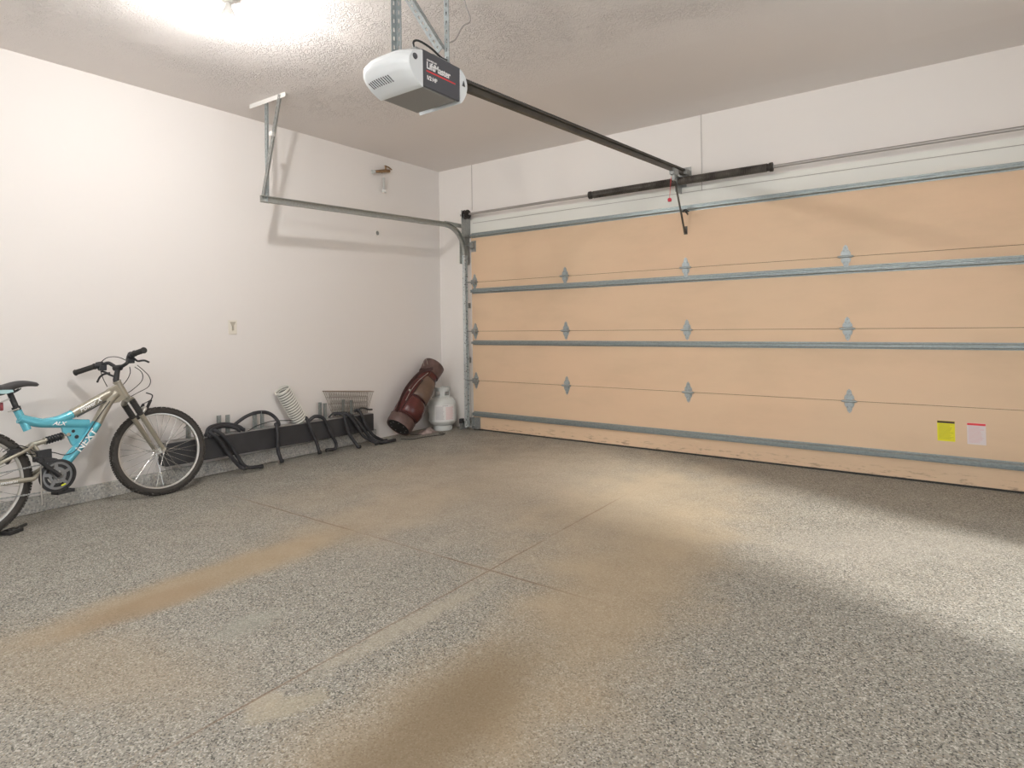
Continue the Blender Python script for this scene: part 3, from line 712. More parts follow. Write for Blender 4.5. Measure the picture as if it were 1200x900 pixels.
def clampz(P, r):
    out = []
    for p in P:
        p = V3(p); p.z = max(p.z, r + .002)
        if BY0 - .02 < p.y < BY1 + .02 and zt(p.y) - .17 - r < p.z < zt(p.y) + r:
            # outside the beam: keep a sleeve's radius off its face, or lie on its top
            if p.z > zt(p.y) - .03 and p.x < .145: p.z = zt(p.y) + r + .002
            elif p.x < .152 + r: p.x = .152 + r
        out.append(p)
    return out
for k in 'abcdefghi':
    P = clampz(smooth_path(PTS['h_' + k], 7), .015)
    o = MB().tube(P, .015, 10).build('hoop', M['foam'], rk)
    e = MB(); e.lathe([(0, -.012), (.0165, -.012), (.0165, .010), (0, .012)], P[-1], Matrix.Rotation(PI / 2, 3, 'X'), 12); e.build('hoop_cap', M['black'], o)
for k in 'jkl':
    MB().tube(clampz(smooth_path(PTS['h_' + k], 7), .014), .014, 10).build('hoop', M['foam'], rk)
MB().tube(smooth_path(PTS['h_m'], 6), .0035, 6).build('thin_cord', M['black_cable'], rk)
for P in ([(.10, -1.30, .315), (.11, -1.27, .35), (.12, -1.22, .345), (.12, -1.18, .33), (.13, -1.14, .325)], [(.09, -1.62, .31), (.10, -1.57, .345), (.12, -1.50, .32), (.12, -1.44, .335)]):
    MB().tube(smooth_path(P), .009, 8).build('clamp_lever', M['black'], rk)

# white spiral hose leaning on the wall, standing on the beam
hs = empty('flexible_hose', (.08, -1.93, .31), 'short white spiral vent hose leaning on the wall above the rack', 'hose')
A, B = V3((.090, -1.915, .318)), V3((.085, -2.085, .600)); ax = (B - A).normalized(); L = (B - A).length
R = ax.to_track_quat('Z', 'Y').to_matrix(); K = 20; NT_ = 14; P = []
for i in range(NT_ * K + 1):
    a = 2 * PI * i / K; rr = .061
    P.append(A + ax * (L * i / (NT_ * K)) + R @ V3((rr * math.cos(a), rr * math.sin(a), 0)))
mb = MB(); mb.tube(P, .0068, 6); mb.ring([(.060, 0), (.067, 0), (.067, .014), (.060, .014)], B, R, 32); mb.build('spiral', M['hose'], hs)
mb = MB(); mb.ring([(.0575, 0), (.0595, 0), (.0595, L), (.0575, L)], A, R, 32); mb.build('film', M['hose_in'], hs)

# wire basket standing on the beam
wb = empty('wire_basket', (.06, -1.35, .30), 'tapered wire basket leaning on the wall at the right end of the rack', 'basket')
def bpt(t, s, x): # t along y, s up
    yt, yb = -1.625 + t * .52, -1.545 + t * .415
    zt_, zb = .548 - t * .052, zt(yb) + .004
    return V3((x, yb + (yt - yb) * s, zb + (zt_ - zb) * s))
mb = MB(); n = 26
for i in range(n + 1):
    t = i / n
    mb.tube([bpt(min(1, t + .03), 0, .045), bpt(t, 1, .022)], .0021, 5)
    mb.tube([bpt(max(0, t - .03), 0, .055), bpt(t, 1, .105)], .0021, 5)
for s_ in (.25, .5, .75):
    mb.tube([bpt(0, s_, .045 - .023 * s_), bpt(1, s_, .045 - .023 * s_)], .0021, 5)
for i in (0, 1): mb.tube([bpt(i, 0, .045), bpt(i, 0, .055)], .0018, 5)
mb.tube([bpt(0, 0, .045), bpt(1, 0, .045), bpt(1, 0, .055), bpt(0, 0, .055)], .002, 5, closed=True)
mb.build('mesh', M['wirew'], wb)
mb = MB(); mb.tube([bpt(-.02, 1, .022), bpt(1.02, 1, .022), bpt(1.02, 1, .105), bpt(-.02, 1, .105)], .0035, 6, closed=True); mb.build('rim', M['rim_br'], wb)

# ------------------------------------------------------------------ propane tank
tk = empty('propane_tank', (.205, -.215, 0), 'grey-white propane tank with a paper label in the corner behind the golf bag', 'propane tank')
c0 = (.205, -.215, 0)
mb = MB(); mb.lathe([(0, .045), (.06, .045), (.105, .052), (.135, .075), (.148, .105), (.150, .13), (.150, .27), (.147, .295), (.132, .325), (.105, .350), (.07, .364), (.03, .370), (0, .370)], c0, None, 48); body = mb.build('cylinder', M['tank'], tk)
mb = MB(); mb.ring([(.092, 0), (.104, 0), (.104, .055), (.092, .060)], c0, None, 40); mb.build('foot_ring', M['tank'], tk)
mb = MB(); mb.ring([(.148, .098), (.153, .100), (.153, .112), (.148, .114)], c0, None, 48); mb.build('weld_seam', M['tank'], tk)
# collar with cut-outs
mb = MB(); nn_ = 40
def collar_seg(a0, a1, z0, z1, m_):
    k = max(2, int((a1 - a0) / .15)); r0, r1 = .078, .083
    ring = []
    for i in range(k + 1):
        a = a0 + (a1 - a0) * i / k; c_, s_ = math.cos(a), math.sin(a)
        ring.append([V3((c0[0] + r * c_, c0[1] + r * s_, z)) for r, z in ((r0, z0), (r1, z0), (r1, z1), (r0, z1))])
    m_.loft(ring)
for a0 in (-2.3, -1.1, .35, 1.9): collar_seg(a0, a0 + .62, .362, .42, mb)
collar_seg(-2.45, 2.55, .418, .462, mb); collar_seg(-2.45, 2.55, .352, .376, mb)
mb.build('collar', M['tank'], tk)
mb = MB(); mb.lathe([(0, .36), (.020, .365), (.018, .40), (.010, .41), (.024, .412), (.026, .432), (.010, .436), (0, .436)], c0, None, 16); mb.tube([(c0[0], c0[1], .392), (c0[0] + .05, c0[1] - .05, .392)], .011, 10); mb.build('valve', M['chain'], tk)
ca = math.atan2(-5.1 + .215, 4.7 - .205) + .05
def cyl_patch(a0, a1, z0, z1, r, m_):
    k = 18
    m_.loft([[V3((c0[0] + q * math.cos(a0 + (a1 - a0) * i / k), c0[1] + q * math.sin(a0 + (a1 - a0) * i / k), z)) for q, z in ((r, z0), (r + .001, z0), (r + .001, z1), (r, z1))] for i in range(k + 1)])
mb = MB(); cyl_patch(ca - .62, ca + .92, .105, .285, .1535, mb); lab = mb.build('paper_label', M['tanklab'], tk)
mb = MB(); rnd = random.Random(5)
for i in range(17):
    z = .262 - i * .0085; cyl_patch(ca - .52, ca + .08 - rnd.random() * .1, z, z + .003, .1547, mb)
cyl_patch(ca - .05, ca + .35, .270, .276, .1547, mb); mb.build('printed_lines', M['inkg'], lab)
mb = MB()
for i in range(16):
    z = .255 - i * .0085; cyl_patch(ca + .18, ca + .82 - rnd.random() * .15, z, z + .003, .1547, mb)
mb.build('red_printed_lines', M['inkr'], lab)

# ------------------------------------------------------------------ golf bag
gb = empty('golf_bag', (.20, -.80, 0), 'burgundy vinyl golf bag leaning against the wall beside the propane tank', 'golf bag')
GA, GB = V3((.205, -.865, .122)), V3((.160, -.300, .690)); gx = (GB - GA).normalized(); GL = (GB - GA).length
gz = V3((1, 0, 0)); gz = (gz - gx * gz.dot(gx)).normalized(); gy = gx.cross(gz).normalized()   # gz outwards to the room, gy across
if gy.z < 0: gy = -gy
def G(s_, a, r, fl=1.0):   # s along the axis 0..1
    return GA + gx * (GL * s_) + gy * (math.cos(a) * r) + gz * (math.sin(a) * r * fl)
def gring(s_, r, n=40, fl=.92): return [G(s_, 2 * PI * k / n, r, fl) for k in range(n)]
def prof(s_):
    P_ = [(0, .132), (.06, .137), (.14, .134), (.24, .142), (.4, .138), (.6, .130), (.74, .118), (.82, .108), (.88, .110), (1.0, .116)]
    for (a, ra_), (b, rb_) in zip(P_, P_[1:]):
        if s_ <= b: return ra_ + (rb_ - ra_) * (s_ - a) / (b - a)
    return P_[-1][1]
mb = MB(); mb.loft([gring(s_, prof(s_)) for s_ in [.10 + .76 * i / 30 for i in range(31)]], cap=False); mb.build('body', M['burg'], gb)
mb = MB(); mb.loft([gring(s_, r) for s_, r in ((-.005, .118), (-.012, .134), (.02, .142), (.09, .143), (.115, .139), (.118, .125))], cap=False); mb.build('bottom_cuff', M['cuff'], gb)
mb = MB(); mb.loft([gring(-.006, .126), gring(.006, .128), gring(.010, .02)]); base = mb.build('base', M['bagb'], gb)
for i in range(9):
    a = 2 * PI * i / 9; p = G(-.008, a, .09, .92); MB().lathe([(0, .005), (.006, .003), (.007, 0)], p, (-gx).to_track_quat('Z', 'Y').to_matrix(), 8).build('base_stud', M['alloyd'], base)
mb = MB(); mb.loft([gring(s_, r) for s_, r in ((.845, .106), (.85, .117), (.93, .122), (1.0, .126), (1.015, .124), (1.012, .108), (.93, .100), (.86, .098))], cap=False); mb.build('top_cuff', M['cuff'], gb)
mb = MB(); mb.loft([gring(.93, .102), gring(.925, .102)]); mb.build('divider', M['bagb'], gb)
for s_ in (.118, .845):
    m_ = MB(); m_.tube(gring(s_, prof(s_) + .004), .005, 6, closed=True); m_.build('piping', M['piping'], gb)
def pocket(s0, s1, a0, a1, h, m_, name, taper=.12):
    ns, na = 16, 16; grid = []
    for i in range(ns + 1):
        t = i / ns; s_ = s0 + (s1 - s0) * t; row = []
        for j in range(na + 1):
            q = j / na; a = a0 + (a1 - a0) * (q + (q - .5) * -taper * (t))
            e = min(1, (math.sin(PI * t) ** .35) * (math.sin(PI * q) ** .35)) if 0 < t < 1 and 0 < q < 1 else 0
            row.append(G(s_, a, prof(s_) - .004 + h * e, .94))
        grid.append(row)
    vs = [p for r_ in grid for p in r_]; w = na + 1
    fs = [(i * w + j, i * w + j + 1, (i + 1) * w + j + 1, (i + 1) * w + j) for i in range(ns) for j in range(na)]
    o = MB().add(vs, fs).build(name, m_, gb)
    edge = [grid[0][j] for j in range(na + 1)] + [grid[i][na] for i in range(1, ns + 1)] + [grid[ns][j] for j in range(na - 1, -1, -1)] + [grid[i][0] for i in range(ns - 1, 0, -1)]
    edge = [p + (p - (GA + gx * ((p - GA).dot(gx)))).normalized() * .006 for p in edge]
    MB().tube(edge, .0035, 6, closed=True).build('pocket_piping', M['piping'], o)
    return o
pocket(.14, .40, .35, 2.6, .040, M['burg'], 'lower_pocket')
pocket(.42, .76, .55, 2.35, .036, M['burg2'], 'upper_pocket')
pocket(.66, .84, -.1, 1.0, .018, M['burg'], 'small_pocket')
# carrying strap and zip along the wall side
mb = MB(); P = smooth_path([G(.86, .55, .135), G(.74, .35, .165), G(.55, .25, .168), G(.35, .2, .175), G(.16, .25, .155)], 6)
P = smooth_path([G(.88, .9, .12), G(.76, .30, .15), G(.58, .05, .165), G(.38, .0, .172), G(.2, .1, .158), G(.1, .2, .148)], 6)
for i in range(len(P) - 1): mb.bar(P[i], P[i + 1] + (P[i + 1] - P[i]) * .06, .034, .005, up=tuple(gz))
mb.build('strap', M['piping'], gb)
mb = MB(); mb.tube(smooth_path([G(.78, .75, .135), G(.6, .45, .152), G(.44, .35, .155), G(.28, .38, .155)], 6), .004, 6); mb.build('zip', M['zip'], gb)
mb = MB(); mb.tube(smooth_path([G(.90, .35, .13), G(.97, .05, .15), G(.93, -.1, .145), G(.87, .1, .13)], 5), .003, 6); mb.build('buckle', M['zip'], gb)
mb = MB(); mb.tube([G(.43, .3, .150), G(.425, .3, .175)], .009, 8); mb.build('snap', M['alloy'], gb)

# rag and thin cord on the floor by the bag
rg = MB(); rnd = random.Random(11); n = 14; grid = []
for i in range(n + 1):
    for j in range(n + 1):
        u, v = i / n - .5, j / n - .5; e = max(0, 1 - (4 * (u * u + v * v)) ** 1.3)
        grid.append(V3((.215 + u * .13, -.475 + v * .22, .003 + e * (.035 + .018 * math.sin(9 * u + 4 * v) + .012 * rnd.random()))))
w = n + 1; fs = [(i * w + j, i * w + j + 1, (i + 1) * w + j + 1, (i + 1) * w + j) for i in range(n) for j in range(n)]
rg.add(grid, fs); bot = len(grid)
rg.add([V3((p.x, p.y, .0008)) for p in grid], [tuple(reversed(f)) for f in fs])
tag(rg.build('rag', M['rag'], origin=(.215, -.475, 0)), 'crumpled pale pink rag on the floor between golf bag and tank', 'rag')
tag(MB().tube(smooth_path(PTS['cord1'], 8), .0035, 6).build('cord', M['black_cable'], origin=PTS['cord1'][0]), 'thin black cord lying on the floor in front of the golf bag', 'cord')
tag(MB().tube(smooth_path(PTS['cord2'], 8), .003, 6).build('cord', M['black_cable'], origin=PTS['cord2'][0]), 'thin black cord on the floor running from the golf bag to the tank', 'cord')

# ------------------------------------------------------------------ bicycle
def frame_axes(yawd, lean):
    a, b = math.radians(lean), math.radians(yawd)
    U = V3((math.sin(b), math.cos(b), 0)); W0 = V3((math.cos(b), -math.sin(b), 0)); Vv = -math.sin(a) * W0 + math.cos(a) * V3((0, 0, 1))
    return U, Vv, U.cross(Vv)
FO = V3((.32, -3.2, 0)); FU, FV, FN = frame_axes(-6, 5)
def F(u, v, w=0): return FO + FU * u + FV * v + FN * w
WO = V3((.285, -3.2, 0)); WU, WV, WN = frame_axes(3, 15)
def Wp(u, v, w=0): return WO + WU * u + WV * v + WN * w
bk = empty('bicycle', (.32, -3.7, 0), 'sky blue and pewter full suspension mountain bicycle leaning against the left wall', 'bicycle')

def wheel(cen, U_, V_, N_, R_, name):
    RM = Matrix((U_, V_, N_)).transposed()
    ri = R_ - .040
    m_ = MB(); m_.ring([(ri - .016, -.011), (ri - .012, -.013), (ri + .006, -.014), (ri + .006, -.011), (ri - .002, -.008), (ri - .002, .008), (ri + .006, .011), (ri + .006, .014), (ri - .012, .013), (ri - .016, .011)], cen, RM, 72)
    o = m_.build(name, M['alloy'], bk, origin=cen)
    t = MB(); rt = .023; cr = R_ - rt - .004
    t.ring([(cr + rt * math.cos(a) , rt * 1.02 * math.sin(a)) for a in [2 * PI * k / 14 for k in range(14)]], cen, RM, 84)
    # knobs
    n = 60
    for k in range(n):
        for j, (wa, off) in enumerate(((.0, 0), (.55, .5), (-.55, .5), (.95, 0), (-.95, 0))):
            a = 2 * PI * (k + off) / n; rr = cr + rt * math.cos(wa) + .001; ww = rt * 1.05 * math.sin(wa)
            e1 = (U_ * math.cos(a) + V_ * math.sin(a)); tang = (-U_ * math.sin(a) + V_ * math.cos(a)); out = (e1 * math.cos(wa) + N_ * math.sin(wa)).normalized(); side = out.cross(tang).normalized()
            t.box(cen + e1 * rr + N_ * ww + out * .0015, (.007, .013, .009), Matrix((out, tang, side)).transposed())
    t.build('tire', M['tire'], o, origin=cen)
    h = MB(); h.lathe([(0, -.062), (.006, -.062), (.006, -.036), (.012, -.034), (.022, -.032), (.022, -.028), (.012, -.026), (.010, 0), (.012, .026), (.022, .028), (.022, .032), (.012, .034), (.006, .036), (.006, .062), (0, .062)], cen, RM, 20)
    h.build('hub', M['alloy'], o, origin=cen)
    s_ = MB(); n = 32
    for k in range(n):
        a = 2 * PI * k / n; sgn = 1 if k % 2 else -1; da = (1 if (k // 2) % 2 else -1) * 1.0
        p0 = cen + (U_ * math.cos(a + da) + V_ * math.sin(a + da)) * .020 + N_ * (.030 * sgn); p1 = cen + (U_ * math.cos(a) + V_ * math.sin(a)) * (ri - .012)
        s_.tube([p0, p1], .0013, 5)
    s_.build('spokes', M['chrome'], o, origin=cen)
    v = MB(); v.tube([cen + (U_ * .8 + V_ * .6).normalized() * (ri - .016), cen + (U_ * .8 + V_ * .6).normalized() * (ri - .05)], .003, 6); v.build('valve', M['black'], o, origin=cen)
    return o
FR = .304; fc = Wp(.064, FR); wheel(fc, WU, WV, WN, FR + .002, 'front_wheel')
RR = .309; rc_ = F(-1.014, RR); rw = wheel(rc_, FU, FV, FN, RR + .001, 'rear_wheel')
# frame
TT = [F(-.235, .752), F(-.487, .632), F(-.640, .602)]
mb = MB(); mb.tube(smooth_path([F(-.487, .632), F(-.56, .606), F(-.640, .600)], 4), [.0275] * 9, 16)
mb.tube(smooth_path([F(-.755, .643), F(-.70, .620), F(-.64, .600), F(-.53, .582), F(-.40, .560)], 6), .0275, 16)
mb.tube([F(-.350, .556), F(-.383, .509), F(-.514, .367), F(-.555, .315)], [.030, .030, .030, .028], 16)
mb.tube([F(-.768, .708), F(-.7365, .625), F(-.717, .572)], .0205, 16)
mb.prism([(-.545, .562), (-.400, .545), (-.415, .505), (-.478, .420), (-.500, .455), (-.515, .500), (-.540, .530)], .020, lambda u, v, w: F(u, v, w - .010))
fr = mb.build('frame', M['blue'], bk)
mb = MB(); mb.tube([F(-.262, .738), F(-.487, .632)], [.027, .0285], 16); mb.tube(smooth_path([F(-.225, .735), F(-.262, .700), F(-.300, .645), F(-.350, .556)], 5), .030, 16)
mb.prism([(-.205, .800), (-.280, .762), (-.290, .715), (-.262, .668), (-.215, .672), (-.168, .700)], .030, lambda u, v, w: F(u, v, w - .015))
mb.tube([F(-.219, .812), F(-.165, .700)], .0215, 20)
for (u, v) in ((-.219, .812), (-.167, .704)): mb.tube([F(u, v), F(u + .0047, v - .0097)], .025, 20)
fp = mb.build('front_frame', M['pewter'], bk, label='pewter grey head end of the frame', bevel=.003)
mb = MB()      # round lightening holes in the shock gusset show dark
for u, v, r in ((-.487, .527, .010), (-.470, .490, .012), (-.505, .505, .006)):
    mb.tube([F(u, v, .0095), F(u, v, .0112)], r, 16)
mb.build('gusset_holes', M['black'], fr)
# decals
def decal(body, u0, v0, u1, v1, size, m_, par, w=.031, **k):
    a, b = F(u0, v0, w), F(u1, v1, w); X_ = (b - a).normalized(); Y_ = FN.cross(X_).normalized()
    if Y_.z < 0: Y_ = -Y_
    return text_mesh('lettering', body, size, m_, par, a - Y_ * size * .33, X_, Y_, extrude=.0006, **k)
decal('Power X', -.455, .648, -.300, .722, .042, M['text_white'], fp, w=.0300, shear=.3, squash=.92, bold=True)
decal('NEXT', -.478, .405, -.360, .535, .058, M['text_white'], fr, w=.0318, bold=True, squash=1.05)
decal('ALX', -.600, .592, -.555, .584, .030, M['text_white'], fr, w=.0290, shear=.3, bold=True, squash=1.2)
mb = MB()      # dark decal stripe and painted shadow line along the top tube's lower edge
mb.tube([F(-.300, .689, .0275), F(-.470, .612, .0275)], .004, 6); sp_ = mb.build('decal_shadow_stripe', M['black'], fp)
# seat post, saddle, reflector
mb = MB(); mb.tube([F(-.800, .815), F(-.762, .695)], .0145, 14); mb.tube([F(-.768, .712), F(-.763, .692)], .0215, 16); sp = mb.build('seat_post', M['black'], bk)
mb = MB(); mb.tube([F(-.766, .700, -.018), F(-.766, .700, .026)], .006, 8); mb.bar(F(-.766, .700, .026), F(-.815, .690, .030), .012, .006); mb.build('seat_clamp', M['alloy'], bk)
mb = MB(); rings = []
for i in range(25):
    t = i / 24; u = -.652 - .27 * t
    hw = .016 + .010 * min(1, t * 3) + .060 * max(0, (t - .38) / .62) ** 1.3
    if t > .95: hw *= .93
    top = .836 + .026 * math.sin(PI * min(1, t * 1.4 + .05)) * (.9) + .020 * t ** 2; th = .026 + .050 * min(1, t * 1.25)
    if i == 0: hw, th, top = .006, .008, .833
    ring = []
    for k in range(20):
        a = 2 * PI * k / 20; cx = math.copysign(abs(math.cos(a)) ** .7, math.cos(a)) * hw; sy = math.sin(a)
        vv = top - th / 2 + (sy * th / 2 if sy > 0 else sy * th / 2 * (.6 + .4 * abs(math.cos(a))))
        ring.append(F(u, vv - (.010 * (1 - abs(sy)) if t > .5 else 0), cx))
    rings.append(ring)
mb.loft(rings); sd = mb.build('saddle', M['saddle'], bk)
mb = MB(); mb.prism([(-.800, .800), (-.835, .792), (-.905, .800), (-.905, .815), (-.85, .816), (-.805, .812)], .004, lambda u, v, w: F(u, v, .066 + w)); mb.build('saddle_side', M['ltblue'], sd, label='pale blue side panel')
mb = MB()
for w in (-.022, .022): mb.tube(smooth_path([F(-.745, .815, w * .6), F(-.78, .797, w), F(-.84, .797, w), F(-.90, .82, w * 1.4)], 5), .0038, 8)
mb.box(F(-.800, .806), (.05, .035, .028), Matrix((FU, FN, FV)).transposed()); mb.build('saddle_rails', M['black'], sd)
mb = MB(); mb.box(F(-.840, .722, 0), (.014, .045, .046), Matrix((FU, FN, FV)).transposed()); rf = mb.build('rear_reflector', M['reflector'], bk, bevel=.004)
mb = MB(); mb.bar(F(-.838, .745), F(-.79, .765), .012, .006); mb.build('reflector_bracket', M['alloy'], rf)
# suspension shock
sa, sb = F(-.515, .512), F(-.700, .482)
mb = MB(); mb.tube([sa, sa.lerp(sb, .64)], .006, 10); mb.tube([sa.lerp(sb, .60), sb], .015, 16); mb.tube([sa.lerp(sb, .12), sa.lerp(sb, .16)], .021, 16); mb.tube([sa.lerp(sb, .62), sa.lerp(sb, .66)], .021, 16); mb.tube([sb + FN * .02, sb - FN * .02], .011, 12)
mb.tube([sa + FN * .016, sa - FN * .016], .010, 12)
shk = mb.build('shock_absorber', M['pewter'], bk)
d_ = (sb - sa).normalized(); Rm = d_.to_track_quat('Z', 'Y').to_matrix(); P = []
for i in range(6 * 14 + 1):
    a = 2 * PI * i / 14; P.append(sa.lerp(sb, .15 + .48 * i / 84) + Rm @ V3((.0185 * math.cos(a), .0185 * math.sin(a), 0)))
MB().tube(P, .0052, 8).build('coil_spring', M['black'], shk)
# swing arm
mb = MB()
for w in (-.048, .048):
    mb.tube([F(-.698, .480, w * .3), F(-.74, .460, w), F(-.866, .412, w), F(-1.010, .330, w * 1.25)], .0105, 12)
    mb.tube([F(-.640, .335, w * .6), F(-.719, .290, w), F(-.87, .300, w), F(-1.014, .312, w * 1.25)], [.013, .014, .014, .012], 12)
    mb.tube([F(-.698, .480, w * .45), F(-.655, .395, w * .55)], .011, 12)
    mb.tube([F(-.72, .475, w * .5), F(-.675, .39, w * .55)], .007, 10)
    mb.bar(F(-1.00, .345, w * 1.25), F(-1.03, .29, w * 1.25), .006, .04)
mb.tube([F(-.655, .395, -.04), F(-.655, .395, .04)], .016, 14); mb.tube([F(-.64, .335, -.03), F(-.64, .335, .03)], .016, 14); mb.bar(F(-.655, .40), F(-.60, .285), .05, .03)
sw = mb.build('swing_arm', M['pewter'], bk)
decal('SUSPENSION', -.890, .2995, -.740, .2925, .017, M['text_white'], sw, w=.0625, bold=True)
# drivetrain
bc = F(-.600, .283); RM = Matrix((FU, FV, FN)).transposed()
mb = MB(); mb.tube([bc - FN * .045, bc + FN * .045], .021, 20); mb.build('bottom_bracket', M['black'], bk)
mb = MB(); mb.ring([(.080, .060), (.095, .058), (.095, .066), (.080, .068)], bc, RM, 60); mb.ring([(.050, .046), (.092, .046), (.092, .049), (.050, .049)], bc, RM, 60); cr_ = mb.build('chain_guard', M['black'], bk)
mb = MB(); mb.ring([(.066, .052), (.082, .052), (.082, .056), (.066, .056)], bc, RM, 48); mb.ring([(.030, .052), (.044, .052), (.044, .057), (.030, .057)], bc, RM, 36); mb.lathe([(0, .075), (.020, .072), (.022, .045), (0, .045)], bc, RM, 20)
for k in range(5):
    a = 2 * PI * k / 5 + .4; mb.bar(bc + FN * .056 + (FU * math.cos(a) + FV * math.sin(a)) * .02, bc + FN * .056 + (FU * math.cos(a) + FV * math.sin(a)) * .078, .018, .006, up=tuple(FN))
chn = mb.build('chainring', M['alloyd'], bk)
mb = MB(); n = 44
for k in range(n):
    a = 2 * PI * k / n; e1 = FU * math.cos(a) + FV * math.sin(a); tg_ = -FU * math.sin(a) + FV * math.cos(a)
    mb.box(bc + e1 * .0835 + FN * .054, (.005, .006, .003), Matrix((e1, tg_, FN)).transposed())
mb.build('chainring_teeth', M['alloy'], chn)
MB().tube([F(-.588, .222, .0690), F(-.566, .228, .0690)], .005, 8).build('yellow_sticker', M['yellowb'], chn)
mb = MB(); ce = F(-.700, .392, .088); mb.tube([bc + FN * .078, bc.lerp(ce, .5) + FN * .042, ce], [.014, .011, .012], 12); mb.tube([ce - FN * .01, ce + FN * .014], .013, 12); mb.build('crank_arm', M['black'], bk)
cf = F(-.502, .172, -.088); mb = MB(); mb.tube([bc - FN * .06, cf], [.013, .012], 12); mb.build('crank_arm', M['black'], bk)
mb = MB(); pc = F(-.495, .158, -.135)
mb.tube([cf, pc - FN * .045], .006, 8)
Rp = Matrix((FU, FN, FV)).transposed()
for du in (-.042, .042): mb.box(pc + FU * du, (.012, .085, .022), Rp)
for dn in (-.04, 0, .04): mb.box(pc + FN * dn, (.09, .010, .020), Rp)
mb.build('pedal', M['black'], bk, bevel=.002)
mb = MB()
def chain_run(a, b, m_):
    L = (b - a).length; n = int(L / .0125); d = (b - a).normalized(); s2 = d.cross(FN).normalized()
    for i in range(n):
        m_.box(a + d * (L * (i + .5) / n), (.0100, .006, .0065 if i % 2 else .009), Matrix((d, FN, s2)).transposed())
chain_run(F(-.625, .365, .054), F(-1.01, .352, .045), mb); mb.build('chain_run', M['zincd'], bk)
mb = MB(); chain_run(F(-.61, .200, .054), F(-1.0, .225, .045), mb); mb.build('chain_run', M['zincd'], bk)
mb = MB(); mb.box(F(-.655, .418, .03), (.075, .055, .030), RM); mb.box(F(-.690, .398, .045), (.045, .028, .03), RM); mb.prism([(-.67, .41), (-.60, .385), (-.585, .372), (-.66, .360)], .006, lambda u, v, w: F(u, v, .05 + w)); mb.build('front_derailleur', M['black'], bk, bevel=.004)
mb = MB(); mb.lathe([(.010, .030), (.045, .030), (.045, .034), (.034, .036), (.034, .042), (.024, .044), (.010, .048)], rc_, RM, 30); mb.build('rear_sprockets', M['alloy'], rw, origin=rc_)
mb = MB(); mb.tube([F(-.690, .385, .075), F(-.690, .25, .072), F(-.688, .135, .070)], .0035, 6); mb.build('toe_strap', M['alloy'], bk)
mb = MB(); mb.tube(smooth_path([F(-.655, .435, .03), F(-.60, .418, .03), F(-.55, .395, .035), F(-.50, .405, .04), F(-.455, .455, .036), F(-.35, .60, .034), F(-.28, .685, .03)], 6), .0028, 6)
mb.tube(smooth_path([F(-.855, .470, .05), F(-.80, .495, .05), F(-.75, .480, .05), F(-.69, .43, .04)], 6), .0028, 6); mb.tube(smooth_path([F(-.84, .455, .05), F(-.78, .46, .05), F(-.72, .43, .05), F(-.66, .44, .04)], 6), .0028, 6)
mb.build('frame_cables', M['black_cable'], bk)
# rear V-brake
mb = MB()
for w in (-.035, .035): mb.bar(F(-.835, .40, w), F(-.775, .475, w * .8), .012, .014)
mb.box(F(-.80, .46, .03), (.05, .03, .02), RM); mb.build('rear_brake', M['black'], bk)
# fork
crn = F(-.140, .655, -.02); up = (F(-.219, .812) - F(-.165, .700)).normalized()
legd = .066
legs = []
for sg in (-1, 1):
    ht = fc + WN * (legd * sg); top = crn + WN * (.072 * sg) + up * .0
    mid = top.lerp(ht, .26)
    m_ = MB(); m_.tube([mid - (ht - top) * .03, ht + (top - ht) * .02], [.0160, .0135], 14); m_.tube([ht + WN * .009 * sg, ht - WN * .009 * sg], .014, 12)
    o = m_.build('fork_leg', M['pewter'], bk)
    b = MB(); P = []; rs = []
    for i in range(25):
        t = i / 24; P.append((top + up * .012).lerp(mid, t)); rs.append(.0185 + .0022 * (1 if i % 2 else -1))
    b.tube(P, rs, 16); b.build('rubber_boot', M['rubber'], o)
    legs.append((top, mid, ht))
mb = MB(); mb.tube([legs[0][0] + up * .012, crn + up * .038, legs[1][0] + up * .012], .020, 14); mb.tube([F(-.165, .702), crn + up * .03], .019, 14); mb.build('fork_crown', M['pewter'], bk)
mb = MB(); q = (legs[0][1] + legs[1][1]) / 2; fwd = WU * .03 + WV * .035
mb.tube(smooth_path([legs[0][1], legs[0][1] + fwd, q + fwd * 1.5, legs[1][1] + fwd, legs[1][1]], 5), .010, 10); mb.build('fork_brace', M['alloy'], bk)
mb = MB()
for sg in (-1, 1):
    p0 = legs[0 if sg < 0 else 1][1] + WU * .022; p1 = p0 + WV * .085 + WU * .045 - WN * sg * .008
    mb.bar(p0, p1, .012, .016); mb.bar(p0 + WV * .01 + WU * .0, p0 + WV * .01 + WU * .055 - WN * sg * .02, .010, .012)
    mb.tube([p1, p1 + WN * sg * .012], .008, 8)
mb.tube([legs[0][1] + WV * .09 + WU * .07, legs[1][1] + WV * .09 + WU * .07], .003, 6)
mb.tube(smooth_path([legs[1][1] + WV * .09 + WU * .07, legs[1][1] + WV * .12 + WU * .075 + WN * .015, legs[1][1] + WV * .14 + WU * .04 + WN * .01], 5), .004, 6)
mb.build('front_brake', M['black'], bk)
